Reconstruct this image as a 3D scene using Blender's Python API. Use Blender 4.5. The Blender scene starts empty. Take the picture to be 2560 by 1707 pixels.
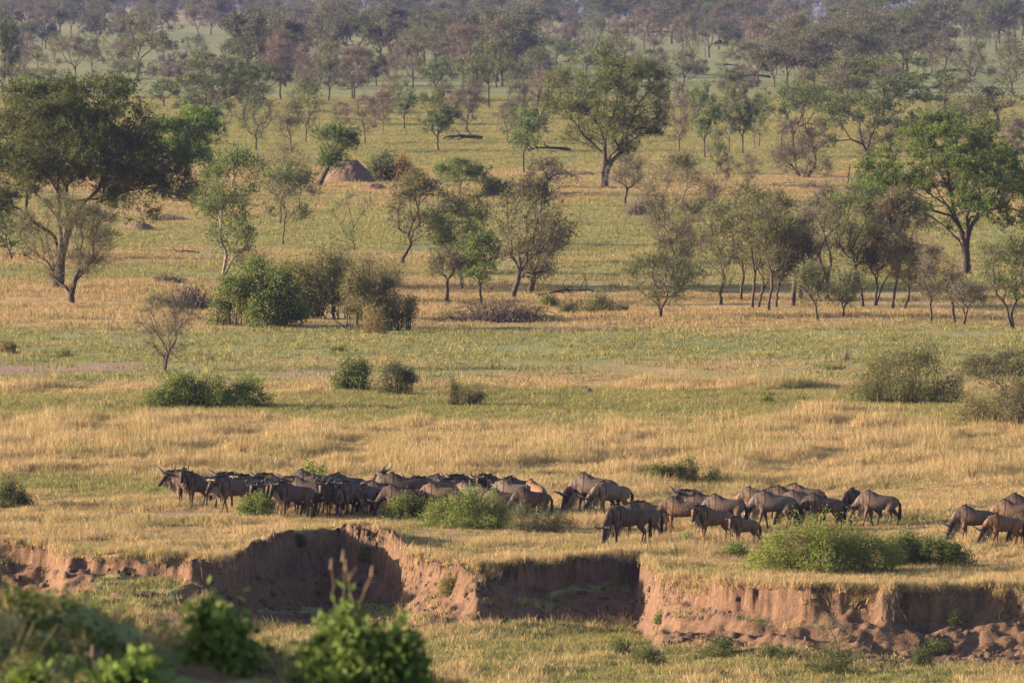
import bpy, math, random
import numpy as np
from mathutils import Vector, Matrix, kdtree

C = bpy.context.scene.collection
SC = bpy.context.scene
R = math.radians

# ------------------------------------------------------------------ camera
FPX = 300.0 / 36.0 * 2560.0          # focal length in photograph pixels
HC = 20.0                            # the camera stands on a rise 20 m above the plain
TH = math.atan((853.5 + 100.0) / FPX)
cam_d = bpy.data.cameras.new('camera')
cam_d.lens = 300; cam_d.sensor_width = 36; cam_d.clip_start = 1; cam_d.clip_end = 30000
cam_d.dof.use_dof = True; cam_d.dof.focus_distance = 300; cam_d.dof.aperture_fstop = 8.0
cam = bpy.data.objects.new('camera', cam_d); C.objects.link(cam)
cam.location = (0, 0, HC); cam.rotation_euler = (R(90) - TH, 0, 0)
SC.camera = cam

# ------------------------------------------------------------------ light
SUN_EL, SUN_AZ = 12.0, 0.0           # low sun straight from the left
w = bpy.data.worlds.new('World'); SC.world = w; w.use_nodes = True
nt = w.node_tree
sky = nt.nodes.new('ShaderNodeTexSky'); sky.sky_type = 'NISHITA'; sky.sun_disc = False
sky.sun_elevation = R(SUN_EL); sky.sun_rotation = R(270 + SUN_AZ)
sky.dust_density = 1.5; sky.air_density = 1.0
bg = nt.nodes['Background']; bg.inputs['Strength'].default_value = 0.088
nt.links.new(sky.outputs[0], bg.inputs[0])
sd = bpy.data.lights.new('sun', 'SUN'); sd.energy = 5.0; sd.angle = R(0.5); sd.color = (1.0, 0.82, 0.62)
sun = bpy.data.objects.new('sun', sd); C.objects.link(sun)
SDIR = Vector((-math.cos(R(SUN_EL)) * math.cos(R(SUN_AZ)), math.cos(R(SUN_EL)) * math.sin(R(SUN_AZ)), math.sin(R(SUN_EL))))
sun.rotation_euler = SDIR.to_track_quat('Z', 'Y').to_euler()
sun.location = (-60, 330, 60)
SC.view_settings.view_transform = 'Standard'; SC.view_settings.look = 'None'
SC.view_settings.exposure = 1.82; SC.view_settings.gamma = 1
SC.view_settings.use_curve_mapping = False
SC.render.engine = 'CYCLES'
cy = SC.cycles
cy.use_denoising = True; cy.max_bounces = 6; cy.diffuse_bounces = 3; cy.glossy_bounces = 1
cy.transmission_bounces = 3; cy.volume_bounces = 0; cy.transparent_max_bounces = 4
cy.caustics_reflective = False; cy.caustics_refractive = False

# ------------------------------------------------------------------ helpers
CT, ST = math.cos(TH), math.sin(TH)
def at(px, py, z=0.0):
    a = (px - 1280) / FPX; b = (853.5 - py) / FPX
    dy = CT + b * ST; dz = b * CT - ST
    t = (z - HC) / dz
    return a * t, dy * t
def proj(x, y, z):
    d = y * CT + (HC - z) * ST
    v = (z - HC) * CT + y * ST
    return 1280 + FPX * x / d, 853.5 - FPX * v / d, FPX / d
def _h(ix, iy, s):
    n = (ix.astype(np.int64) * 374761393 + iy.astype(np.int64) * 668265263 + s * 1442695041) & 0xffffffff
    n = ((n ^ (n >> 13)) * 1274126177) & 0xffffffff
    n = (n ^ (n >> 16)) & 0xffffff
    return n / float(0xffffff)
def vn(x, y, s=0):
    x = np.asarray(x, float); y = np.asarray(y, float)
    ix = np.floor(x); iy = np.floor(y); fx = x - ix; fy = y - iy
    fx = fx * fx * (3 - 2 * fx); fy = fy * fy * (3 - 2 * fy)
    a = _h(ix, iy, s); b = _h(ix + 1, iy, s); c = _h(ix, iy + 1, s); d = _h(ix + 1, iy + 1, s)
    return (a * (1 - fx) + b * fx) * (1 - fy) + (c * (1 - fx) + d * fx) * fy
def fbm(x, y, s=0, o=4):
    r = 0; a = 0.5; t = 0
    for k in range(o):
        r = r + a * vn(x * 2 ** k, y * 2 ** k, s + k * 17); t += a; a *= 0.5
    return r / t
def ss(a, b, x):
    t = np.clip((x - a) / (b - a), 0, 1); return t * t * (3 - 2 * t)

def mesh_np(name, V, Q, mats, midx=None, attrs=None, smooth=False):
    me = bpy.data.meshes.new(name)
    V = np.asarray(V, np.float32).reshape(-1, 3); Q = np.asarray(Q, np.int32)
    k = Q.shape[1]; n = len(Q)
    me.vertices.add(len(V)); me.vertices.foreach_set('co', V.ravel())
    me.loops.add(n * k); me.loops.foreach_set('vertex_index', Q.ravel())
    me.polygons.add(n); me.polygons.foreach_set('loop_start', np.arange(0, n * k, k, dtype=np.int32))
    for m in mats: me.materials.append(m)
    if midx is not None: me.polygons.foreach_set('material_index', np.asarray(midx, np.int32))
    if smooth: me.polygons.foreach_set('use_smooth', np.ones(n, bool))
    me.update(calc_edges=True)
    for an, av in (attrs or {}).items():
        av = np.asarray(av, np.float32)
        if av.ndim == 2:
            A = me.attributes.new(an, 'FLOAT_COLOR', 'POINT'); A.data.foreach_set('color', av.ravel())
        else:
            A = me.attributes.new(an, 'FLOAT', 'POINT'); A.data.foreach_set('value', av)
    return me
def put(name, me, parent=None, loc=(0, 0, 0), rz=0, scale=(1, 1, 1), color=None):
    o = bpy.data.objects.new(name, me); C.objects.link(o)
    o.location = loc; o.rotation_euler = (0, 0, rz); o.scale = scale
    if parent is not None: o.parent = parent
    if color is not None: o.color = (*color[:3], 1)
    return o
def tag(o, label=None, cat=None, group=None, kind=None):
    if label: o['label'] = label
    if cat: o['category'] = cat
    if group: o['group'] = group
    if kind: o['kind'] = kind
    return o
def thing(name, label, cat, loc, rz=0, group=None):
    o = bpy.data.objects.new(name, None); C.objects.link(o)
    o.empty_display_size = 0.2
    o.location = loc; o.rotation_euler = (0, 0, rz)
    return tag(o, label, cat, group)

def unit(v):
    return v / np.maximum(np.linalg.norm(v, axis=-1, keepdims=True), 1e-9)
def tubes(P0, P1, R0, R1, n=5):
    m = len(P0); d = unit(P1 - P0)
    ref = np.where(np.abs(d[:, 2:3]) > 0.9, np.array([[1., 0, 0]]), np.array([[0, 0, 1.]]))
    a = unit(np.cross(d, ref)); b = np.cross(d, a)
    t = np.arange(n) * 2 * math.pi / n
    ring = a[:, None] * np.cos(t)[None, :, None] + b[:, None] * np.sin(t)[None, :, None]
    V = np.stack([P0[:, None] + ring * R0[:, None, None], P1[:, None] + ring * R1[:, None, None]], 1).reshape(-1, 3)
    i = np.arange(n); j = (i + 1) % n
    q = np.stack([i, j, n + j, n + i], 1)
    Q = (q[None] + (np.arange(m) * 2 * n)[:, None, None]).reshape(-1, 4)
    return V, Q
def rdir(rng, n):
    v = rng.normal(size=(n, 3)); return unit(v)
def leaves(Cn, L, N, l, w):
    S = unit(np.cross(L, N)); l = l[:, None]; w = w[:, None]
    V = np.stack([Cn, Cn + L * l * .45 + S * w * .5, Cn + L * l, Cn + L * l * .45 - S * w * .5], 1).reshape(-1, 3)
    return V, np.arange(len(Cn) * 4).reshape(-1, 4)
def strips(P0, P1, w, rng):
    d = unit(P1 - P0); s = unit(np.cross(d, rdir(rng, len(d)))) * w[:, None] * .5
    V = np.stack([P0 - s, P0 + s, P1 + s * .4, P1 - s * .4], 1).reshape(-1, 3)
    return V, np.arange(len(P0) * 4).reshape(-1, 4)
def cat_geo(parts):
    Vs, Qs, M, T = [], [], [], []; o = 0
    for V, Q, m, t in parts:
        Vs.append(V); Qs.append(Q + o); M.append(np.full(len(Q), m)); T.append(np.broadcast_to(t, (len(V),))); o += len(V)
    return np.concatenate(Vs), np.concatenate(Qs), np.concatenate(M), np.concatenate(T)

def scatter_group(lib):
    g = bpy.data.node_groups.new('grass_scatter', 'GeometryNodeTree')
    g.interface.new_socket('Geometry', in_out='INPUT', socket_type='NodeSocketGeometry'); g.interface.new_socket('Geometry', in_out='OUTPUT', socket_type='NodeSocketGeometry')
    i = g.nodes.new('NodeGroupInput'); o = g.nodes.new('NodeGroupOutput'); ins = g.nodes.new('GeometryNodeInstanceOnPoints'); ci = g.nodes.new('GeometryNodeCollectionInfo')
    ci.inputs['Collection'].default_value = lib; ci.inputs['Separate Children'].default_value = True; ci.inputs['Reset Children'].default_value = True
    def na(nm, ty):
        n = g.nodes.new('GeometryNodeInputNamedAttribute'); n.data_type = ty; n.inputs['Name'].default_value = nm; return n.outputs['Attribute']
    L = g.links.new
    L(i.outputs[0], ins.inputs['Points']); L(ci.outputs[0], ins.inputs['Instance']); ins.inputs['Pick Instance'].default_value = True
    L(na('vi', 'INT'), ins.inputs['Instance Index']); L(na('rot', 'FLOAT_VECTOR'), ins.inputs['Rotation']); L(na('scl', 'FLOAT_VECTOR'), ins.inputs['Scale'])
    L(ins.outputs[0], o.inputs[0]); return g

# ------------------------------------------------------------------ materials
def new_mat(name):
    m = bpy.data.materials.new(name); m.use_nodes = True
    return m, m.node_tree, m.node_tree.nodes['Principled BSDF']
def N(nt, t, **kw):
    n = nt.nodes.new(t)
    for k, v in kw.items(): setattr(n, k, v)
    return n
def mixc(nt, f, a, b, blend='MIX'):
    n = nt.nodes.new('ShaderNodeMix'); n.data_type = 'RGBA'; n.blend_type = blend
    for s, v in ((0, f), (6, a), (7, b)):
        if isinstance(v, (int, float)): n.inputs[s].default_value = v
        elif isinstance(v, tuple): n.inputs[s].default_value = (*v[:3], 1)
        else: nt.links.new(v, n.inputs[s])
    return n.outputs[2]
def mth(nt, op, a, b=0.0, clamp=False):
    n = nt.nodes.new('ShaderNodeMath'); n.operation = op; n.use_clamp = clamp
    for s, v in ((0, a), (1, b)):
        if isinstance(v, (int, float)): n.inputs[s].default_value = v
        else: nt.links.new(v, n.inputs[s])
    return n.outputs[0]
def noise(nt, scale, detail=4, vec=None, rough=.6):
    n = nt.nodes.new('ShaderNodeTexNoise'); n.inputs['Scale'].default_value = scale
    n.inputs['Detail'].default_value = detail; n.inputs['Roughness'].default_value = rough
    if vec is not None: nt.links.new(vec, n.inputs['Vector'])
    return n.outputs['Fac']
def ramp(nt, f, lo, hi):
    n = nt.nodes.new('ShaderNodeMapRange'); n.inputs[1].default_value = lo; n.inputs[2].default_value = hi
    n.clamp = True; nt.links.new(f, n.inputs[0]); return n.outputs[0]
def attr(nt, name):
    n = nt.nodes.new('ShaderNodeAttribute'); n.attribute_name = name; return n

def leaf_mat(name, trans=.42, rand=.35):
    m, nt, p = new_mat(name)
    oi = N(nt, 'ShaderNodeObjectInfo'); t = attr(nt, 'tint').outputs['Fac']
    f = mth(nt, 'MULTIPLY_ADD', t, 1.0); nt.nodes[-1].inputs[2].default_value = .5
    c = mixc(nt, 1.0, oi.outputs['Color'], f, 'MULTIPLY')
    yel = mixc(nt, mth(nt, 'MULTIPLY', t, .3), c, (.15, .145, .04))
    p.inputs['Roughness'].default_value = .7; p.inputs['Specular IOR Level'].default_value = .15
    nt.links.new(yel, p.inputs['Base Color'])
    tr = N(nt, 'ShaderNodeBsdfTranslucent'); nt.links.new(yel, tr.inputs['Color'])
    mx = N(nt, 'ShaderNodeMixShader'); mx.inputs[0].default_value = trans
    nt.links.new(p.outputs[0], mx.inputs[1]); nt.links.new(tr.outputs[0], mx.inputs[2])
    nt.links.new(mx.outputs[0], nt.nodes['Material Output'].inputs[0])
    return m
M_LEAF = leaf_mat('leaf')
def bark_mat(name, c1, c2):
    m, nt, p = new_mat(name)
    tc = N(nt, 'ShaderNodeTexCoord')
    f = noise(nt, 6, 4, tc.outputs['Object'])
    nt.links.new(mixc(nt, ramp(nt, f, .35, .7), c1, c2), p.inputs['Base Color'])
    p.inputs['Roughness'].default_value = .9; p.inputs['Specular IOR Level'].default_value = .1
    return m
M_BARK = bark_mat('dark_bark', (.045, .034, .028), (.10, .075, .058))
M_PALE = bark_mat('pale_bark', (.13, .10, .08), (.25, .20, .16))
M_TWIG = bark_mat('twig_bark', (.125, .098, .082), (.19, .15, .12))
M_DEAD = bark_mat('dead_wood', (.06, .048, .042), (.17, .135, .115))
M_CHAR = bark_mat('charred_wood', (.022, .019, .018), (.05, .042, .038))
def grass_mat(name, c1, c2, c3, trans=.35):
    m, nt, p = new_mat(name)
    oi = N(nt, 'ShaderNodeObjectInfo')
    g = N(nt, 'ShaderNodeNewGeometry')
    big = noise(nt, .18, 3, g.outputs['Position'])
    c = mixc(nt, ramp(nt, oi.outputs['Random'], 0, 1), c1, c2)
    c = mixc(nt, ramp(nt, big, .48, .7), c, c3)
    t = attr(nt, 'tint').outputs['Fac']
    f = mth(nt, 'MULTIPLY_ADD', t, .7); nt.nodes[-1].inputs[2].default_value = .6
    c = mixc(nt, 1.0, c, f, 'MULTIPLY')
    p.inputs['Roughness'].default_value = .8; p.inputs['Specular IOR Level'].default_value = .1
    nt.links.new(c, p.inputs['Base Color'])
    tr = N(nt, 'ShaderNodeBsdfTranslucent'); nt.links.new(c, tr.inputs['Color'])
    mx = N(nt, 'ShaderNodeMixShader'); mx.inputs[0].default_value = trans
    nt.links.new(p.outputs[0], mx.inputs[1]); nt.links.new(tr.outputs[0], mx.inputs[2])
    nt.links.new(mx.outputs[0], nt.nodes['Material Output'].inputs[0])
    return m
M_STRAW = grass_mat('straw', (.47, .34, .175), (.37, .26, .125), (.31, .255, .105))
M_GREENG = grass_mat('green_blade', (.18, .18, .06), (.26, .22, .085), (.29, .235, .10))

M_STRAWP = grass_mat('pale_straw', (.40, .275, .145), (.31, .215, .105), (.28, .225, .095))
def ground_mat():
    m, nt, p = new_mat('savanna_ground')
    g = N(nt, 'ShaderNodeNewGeometry'); pos = g.outputs['Position']
    dry = attr(nt, 'dry').outputs['Fac']; soil = attr(nt, 'soil').outputs['Fac']; pink = attr(nt, 'pink').outputs['Fac']
    n1 = noise(nt, .35, 6, pos, .7); n2 = noise(nt, 2.2, 5, pos, .7); n3 = noise(nt, .06, 4, pos, .6)
    d = mth(nt, 'ADD', dry, mth(nt, 'MULTIPLY', mth(nt, 'SUBTRACT', n1, .5), .9))
    d = mth(nt, 'ADD', d, mth(nt, 'MULTIPLY', mth(nt, 'SUBTRACT', n2, .5), .5))
    d = ramp(nt, d, .25, .8)
    gr = mixc(nt, ramp(nt, n3, .35, .65), (.165, .178, .075), (.225, .212, .095))
    st = mixc(nt, ramp(nt, n2, .3, .7), (.31, .20, .10), (.37, .255, .13))
    c = mixc(nt, d, gr, st)
    dk = ramp(nt, noise(nt, .9, 5, pos, .75), .58, .72)
    c = mixc(nt, mth(nt, 'MULTIPLY', dk, .6), c, (.09, .085, .04))
    sn = noise(nt, 3.0, 6, pos, .7)
    sc = mixc(nt, ramp(nt, sn, .3, .7), (.105, .060, .039), (.178, .106, .068))
    mpv = N(nt, 'ShaderNodeMapping'); mpv.inputs['Scale'].default_value = (2.6, 2.6, .55); nt.links.new(pos, mpv.inputs[0])
    rt = ramp(nt, noise(nt, 1.6, 6, mpv.outputs[0], .75), .50, .66)
    sc = mixc(nt, mth(nt, 'MULTIPLY', rt, .65), sc, (.06, .038, .028))
    crm = ramp(nt, noise(nt, 14, 3, pos, .6), .58, .7)
    sc = mixc(nt, mth(nt, 'MULTIPLY', crm, .5), sc, (.26, .18, .12))
    pk = mixc(nt, ramp(nt, sn, .3, .7), (.22, .15, .11), (.29, .20, .15))
    sc = mixc(nt, pink, sc, pk)
    sm = mth(nt, 'ADD', soil, mth(nt, 'MULTIPLY', mth(nt, 'SUBTRACT', n2, .5), .7))
    c = mixc(nt, ramp(nt, sm, .35, .62), c, sc)
    nt.links.new(c, p.inputs['Base Color'])
    p.inputs['Roughness'].default_value = .95; p.inputs['Specular IOR Level'].default_value = .05
    b = N(nt, 'ShaderNodeBump'); b.inputs['Strength'].default_value = .55; b.inputs['Distance'].default_value = .12
    hgt = mth(nt, 'ADD', n2, mth(nt, 'MULTIPLY', noise(nt, 9, 5, pos, .7), .8))
    nt.links.new(hgt, b.inputs['Height']); nt.links.new(b.outputs[0], p.inputs['Normal'])
    return m
M_GROUND = ground_mat()

# ------------------------------------------------------------------ terrain
# river bank in plan: for stations across the channel, the toe, foot, mid face and lip as (py, z)
ST_ = [
 (-500, (1560, -1.8), (1480, -1.4), (1405, -.60), (1360, .00)),
 (0,    (1560, -1.8), (1480, -1.4), (1410, -.66), (1362, .00)),
 (120,  (1560, -1.8), (1478, -1.38), (1412, -.66), (1366, .00)),
 (170,  (1590, -1.9), (1505, -1.25), (1425, -.46), (1388, .00)),
 (350,  (1600, -1.9), (1520, -1.3), (1432, -.48), (1394, .00)),
 (520,  (1575, -1.9), (1515, -1.35), (1440, -.50), (1402, .00)),
 (565,  (1570, -1.9), (1520, -1.45), (1450, -.62), (1404, .00)),
 (640,  (1560, -2.0), (1525, -1.80), (1440, -.78), (1350, .42)),
 (720,  (1560, -2.1), (1524, -1.95), (1430, -.80), (1332, .50)),
 (850,  (1560, -2.2), (1522, -2.12), (1420, -.82), (1318, .55)),
 (950,  (1556, -2.0), (1512, -1.85), (1420, -.76), (1320, .58)),
 (985,  (1556, -2.0), (1512, -1.85), (1430, -.78), (1330, .52)),
 (1010, (1550, -1.85), (1500, -1.36), (1440, -.63), (1382, .12)),
 (1080, (1565, -1.85), (1505, -1.28), (1450, -.66), (1398, .02)),
 (1140, (1570, -1.85), (1508, -1.22), (1460, -.65), (1410, .00)),
 (1200, (1560, -1.75), (1512, -1.17), (1470, -.68), (1418, .00)),
 (1400, (1552, -1.75), (1494, -1.18), (1452, -.72), (1402, .00)),
 (1560, (1545, -1.78), (1484, -1.15), (1440, -.68), (1392, .00)),
 (1600, (1545, -1.78), (1484, -1.15), (1440, -.66), (1390, .00)),
 (1655, (1572, -1.50), (1530, -1.02), (1490, -.60), (1442, .00)),
 (1800, (1602, -1.64), (1562, -1.20), (1518, -.72), (1463, .00)),
 (2000, (1628, -1.75), (1590, -1.34), (1540, -.80), (1478, .00)),
 (2300, (1650, -1.93), (1602, -1.45), (1545, -.84), (1477, .00)),
 (2560, (1670, -2.08), (1610, -1.54), (1545, -.86), (1474, .00)),
 (3100, (1675, -2.08), (1615, -1.58), (1548, -.88), (1472, .00)),
]
SPX = np.array([s[0] for s in ST_], float)
CTL = []
for k in range(1, 5):
    CTL.append((np.array([at(s[0], *s[k])[1] for s in ST_]), np.array([s[k][1] for s in ST_])))
def plain_z(x, y):
    px = 1280 + FPX * x / np.maximum(y, 1)
    z = (fbm(x / 9, y / 9, 3, 3) - .5) * .34 + (fbm(x / 2.2, y / 2.2, 5, 3) - .5) * .12
    z = z * np.clip(1 - (y - 500) / 4000, .5, 1)
    dr = 3420 - ss(200, 2400, px) * 620 + (fbm(x / 60, y * 0, 9, 2) - .5) * 120
    z = z - np.maximum(y - dr, 0) * .03
    return z
def hz(x, y):
    x = np.asarray(x, float); y = np.asarray(y, float)
    px = 1280 + FPX * x / (y + .9)
    g = (fbm(x * .33, y * .2, 21, 3) - .5) * 2.6 + (fbm(x * 1.1, y * .9, 22, 4) - .5) * 1.1 * (.1 + 1.4 * vn(x * .3, y * .1, 29)) + (fbm(x * 3.0, y * 3.0, 24, 3) - .5) * .4
    g = g * (1 - .55 * ss(600, 650, px) * (1 - ss(960, 1000, px)))
    pj = px + (fbm(y * .6, x * .02, 27, 3) - .5) * 40
    ds = [np.interp(pj, SPX, c[0]) for c in CTL]; zs = [np.interp(pj, SPX, c[1]) for c in CTL]
    bedz = -2.02 + (fbm(x / 3, y / 3, 31, 3) - .5) * .3 + (fbm(x * 1.2, y * 1.2, 33, 3) - .5) * .16
    d0 = ds[0] - 5
    def prof(yy):
        z = bedz; t = ss(0, 1, (yy - d0) / 5); z = z + (zs[0] - z) * t
        for i in range(3):
            t = np.clip((yy - ds[i]) / np.maximum(ds[i + 1] - ds[i], .35), 0, 1)
            if i > 0: t = t ** 1.15
            z = np.where(yy > ds[i], zs[i] + (zs[i + 1] - zs[i]) * t, z)
        return z
    yy = y + g * .8
    z1 = prof(yy)
    yy = yy + (fbm(z1 * 2.6 + x * .12, x * .35 + 9, 37, 3) - .5) * 1.5 * ss(-2.2, -1.6, z1)      # harder and softer layers
    z = prof(yy)
    back = np.clip((yy - ds[3] - .3) / 5, 0, 1)
    pl = plain_z(x, y)
    top = zs[3] * (1 - back * back * (3 - 2 * back)) + pl * np.clip((yy - ds[3]) / 3, 0, 1)
    z = np.where(yy > ds[3] + .35, top, z)
    rough = ss(.0, .8, (yy - d0) / 5) * (1 - ss(0, 2.5, yy - ds[3]))
    z = z + (fbm(x * 1.6, y * 2.2, 41, 4) - .5) * .5 * rough
    # ground falls from the camera's rise to the river flat
    hill = 13.6 * (1 - ss(66, 150, y)); z = np.where(y < 240, -2.02 + hill + .0 * x, z)
    return z
# crest of the near rise in front of the camera
CRX = np.array([-600, 0, 60, 130, 200, 260, 330, 420, 560, 700, 860, 1000, 1150, 1400, 3000], float)
CRY = np.array([1510, 1508, 1505, 1500, 1515, 1545, 1580, 1602, 1622, 1640, 1668, 1694, 1725, 1790, 1900], float)
DF = 56.0
def near_z(x, y):
    px = 1280 + FPX * x / y
    cz = HC - (np.interp(px, CRX, CRY) + 100) * DF / FPX
    d = y - DF
    z = cz - np.where(d > 0, .16 * d + .03 * d * d, -.055 * d + 0.004 * d * d)
    z = np.maximum(z, 11.0 - .02 * y)
    return z + (fbm(x * 3, y * 3, 51, 3) - .5) * .16 + (fbm(x * 11, y * 11, 52, 2) - .5) * .05
def ground_z(x, y):
    return float(hz(np.array([x]), np.array([y]))[0])

BT = np.array([(-90, .4), (20, .6), (45, .6), (62, .4), (90, .16), (200, .14), (290, .16), (330, .2), (370, .12), (410, .24), (432, .68), (470, .76),
   (510, .4), (560, .34), (610, .42), (680, .56), (735, .84), (800, .74), (830, .28), (862, .04), (885, .22), (905, .42), (935, .3), (965, .55), (990, .14),
   (1030, .28), (1055, .72), (1080, .8), (1160, .82), (1185, .74), (1240, .85), (1300, .82), (1400, .75), (1500, .5), (1560, .34), (1720, .25)], float)
BLOB = [(150, 1210, 330, 20, -.75), (420, 1225, 200, 12, -.5), (2350, 1300, 260, 12, -.55), (1450, 1290, 120, 12, -.45), (100, 975, 260, 25, .35), (750, 985, 160, 16, .4),
  (1850, 965, 200, 12, .45), (1300, 944, 140, 8, .5), (2150, 1030, 330, 22, .5), (600, 855, 500, 18, .2), (1500, 860, 700, 18, -.25), (300, 790, 400, 30, .25),
  (1900, 800, 700, 22, .2), (1500, 1420, 300, 10, -.2), (330, 1400, 250, 20, -.2), (2300, 1125, 160, 5, -.6), (600, 1150, 300, 12, -.25), (2300, 700, 300, 22, -.3), (1700, 640, 500, 40, -.15),
  (1750, 1330, 200, 20, .1), (1300, 1600, 500, 40, -.1), (300, 560, 300, 30, .25), (150, 650, 300, 25, .2), (900, 560, 250, 30, -.2), (1400, 560, 400, 40, -.2), (900, 330, 600, 30, -.1)]
SOILB = [(120, 915, 260, 11, 1.1, 1), (420, 1283, 190, 7, 1.2, 1), (800, 935, 150, 9, .75, 1), (2090, 1006, 75, 4, 1, 1), (1740, 1036, 130, 5, .8, 1), (2060, 920, 140, 5, .8, 1),
  (660, 1188, 60, 3, .7, 1), (1300, 1002, 130, 4, .8, 1), (870, 1010, 60, 4, .6, 1), (40, 930, 200, 8, .9, 1), (1560, 690, 180, 6, .5, 1), (2020, 380, 120, 8, .5, 1)]
def fields(x, y, z=None):
    px = 1280 + FPX * x / (y + .9); py = -100 + HC * FPX / (y + .9)
    d = np.interp(py, BT[:, 0], BT[:, 1])
    for bx, by, rx, ry, a in BLOB: d = d + a * np.exp(-((px - bx) / rx) ** 2 - ((py - by) / ry) ** 2)
    d = d + (fbm(x / 22, y / 34, 61, 4) - .5) * .85 + (fbm(x / 3.5, y / 9, 63, 3) - .5) * .45
    s = np.zeros_like(d); pk = np.zeros_like(d)
    for bx, by, rx, ry, a, p in SOILB:
        e = a * np.exp(-(np.abs((px - bx) / rx)) ** 3 - (np.abs((py - by) / ry)) ** 3); s = np.maximum(s, e); pk = np.maximum(pk, e * p)
    s = s + (fbm(x / 5, y / 12, 71, 3) - .5) * .5 * (s > .05)
    return np.clip(d, 0, 1), np.clip(s, 0, 1), np.clip(pk * 1.5, 0, 1)
BARE = [(1520, 1515, 150, 40), (80, 1450, 170, 40), (2400, 1640, 240, 30), (700, 1540, 110, 18), (2050, 1590, 420, 36), (2350, 1590, 320, 50), (1280, 1535, 150, 20)]
def bare_mask(x, y, z):
    PX, PY, _ = proj(x, y, z); b = np.zeros(np.shape(x))
    for bx, by, rx, ry in BARE: b = np.maximum(b, np.exp(-((PX - bx) / rx) ** 4 - ((PY - by) / ry) ** 4))
    return b
def sheet(name, ys, us, zf, bank=False, near=False):
    Y, U = np.meshgrid(ys, us, indexing='ij'); X = U * Y
    Z = zf(X, Y)
    d, s, pk = fields(X, Y)
    if bank:
        gy, gx = np.gradient(Z); dy = np.gradient(ys)[:, None]; dx = (us[1] - us[0]) * Y
        sl = np.sqrt((gy / dy) ** 2 + (gx / dx) ** 2)
        for _ in range(2): sl = (sl + np.roll(sl, 1, 0) + np.roll(sl, -1, 0) + np.roll(sl, 1, 1) + np.roll(sl, -1, 1)) / 5
        s = np.maximum(s, ss(.38, .85, sl))
        PX, PY, _s = proj(X, Y, Z)
        for bx, by, rx, ry, a in [(1520, 1515, 150, 40, 1.1), (80, 1450, 170, 40, 1.1), (960, 1345, 60, 22, 1.0), (800, 1335, 200, 12, .75), (2400, 1640, 260, 30, .95), (2050, 1600, 430, 42, 1.0), (2350, 1600, 330, 60, 1.0), (1750, 1570, 90, 40, .9), (60, 1420, 190, 45, .9), (250, 1420, 130, 22, .7), (1080, 1540, 90, 40, .8), (700, 1545, 120, 18, .7), (1280, 1540, 160, 20, .8), (1750, 1590, 60, 12, .8)]:
            s = np.maximum(s, a * np.exp(-((PX - bx) / rx) ** 4 - ((PY - by) / ry) ** 4))
        pk = pk * (Z > -.3)
        Z = Z + ((fbm(X * 2.2, Y * 4.4, 77, 3) - .5) * .13 + (np.abs(fbm(X * 4.5, Y * 4.5, 78, 3) - .5) - .1) * .22) * s * (1 - pk)
        d = np.where(Z < -.35, np.clip(.2 + (fbm(X / 5, Y / 7, 81, 3) - .5) * .9, 0, 1), d)
    if near: s = s * 0 + .85 * ss(.44, .56, fbm(X * 1.5, Y * 1.5, 83, 3)); d = d * 0 + .3; pk = pk * 0
    n, m = Y.shape; i = np.arange(n * m).reshape(n, m)
    Q = np.stack([i[:-1, :-1], i[:-1, 1:], i[1:, 1:], i[1:, :-1]], -1).reshape(-1, 4)
    o = put(name, mesh_np(name, np.stack([X, Y, Z], -1), Q, [M_GROUND], attrs={'dry': d.ravel(), 'soil': s.ravel(), 'pink': pk.ravel()}, smooth=True))
    tag(o, kind='structure')
    return X, Y, Z, s
UB = 1560 / FPX
us = np.linspace(-UB, UB, 430)
BX, BY, BZ, BS = sheet('river_bank', np.concatenate([np.arange(254, 264, .25), np.arange(264, 293, .1), np.arange(293, 304.01, .2)]), us, hz, bank=True)
ys = [303.9]
while ys[-1] < 4300: ys.append(ys[-1] * 1.0044)
ys = np.array(ys)
def plain_f(X, Y):
    return np.where(Y < 304, hz(X, Y) - .03, hz(X, Y))
sheet('plain', ys, np.linspace(-2000 / FPX, 2000 / FPX, 260), plain_f)
sheet('valley_slope', np.concatenate([np.arange(66, 254, 4.), [254.05]]), np.linspace(-UB * 1.4, UB * 1.4, 60), lambda X, Y: np.where(Y > 253, hz(X, Y) - .02, hz(X, Y) ))
sheet('near_rise', np.arange(40, 68, .16), np.linspace(-1700 / FPX, 1700 / FPX, 130), near_z, near=True)

# blue hills beyond the plain
def hills_z(X, Y):
    t = ss(7000, 13000, Y)
    return -50 + t * (130 + 60 * (fbm(X / 900, Y / 3000, 91, 3) - .5)) + (fbm(X / 150, Y / 200, 92, 4) - .5) * 26 * t
def hills():
    ys = np.linspace(4000, 16000, 90); us = np.linspace(-.14, .14, 120)
    Y, U = np.meshgrid(ys, us, indexing='ij'); X = U * Y; Z = hills_z(X, Y)
    n, m = Y.shape; i = np.arange(n * m).reshape(n, m)
    Q = np.stack([i[:-1, :-1], i[:-1, 1:], i[1:, 1:], i[1:, :-1]], -1).reshape(-1, 4)
    m_, nt, p = new_mat('wooded_hill')
    g = N(nt, 'ShaderNodeNewGeometry')
    nt.links.new(mixc(nt, ramp(nt, noise(nt, .02, 5, g.outputs['Position']), .4, .6), (.03, .04, .03), (.06, .065, .04)), p.inputs['Base Color'])
    p.inputs['Roughness'].default_value = 1
    tag(put('hills', mesh_np('hills', np.stack([X, Y, Z], -1), Q, [m_], smooth=True)), kind='structure')
hills()

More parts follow.
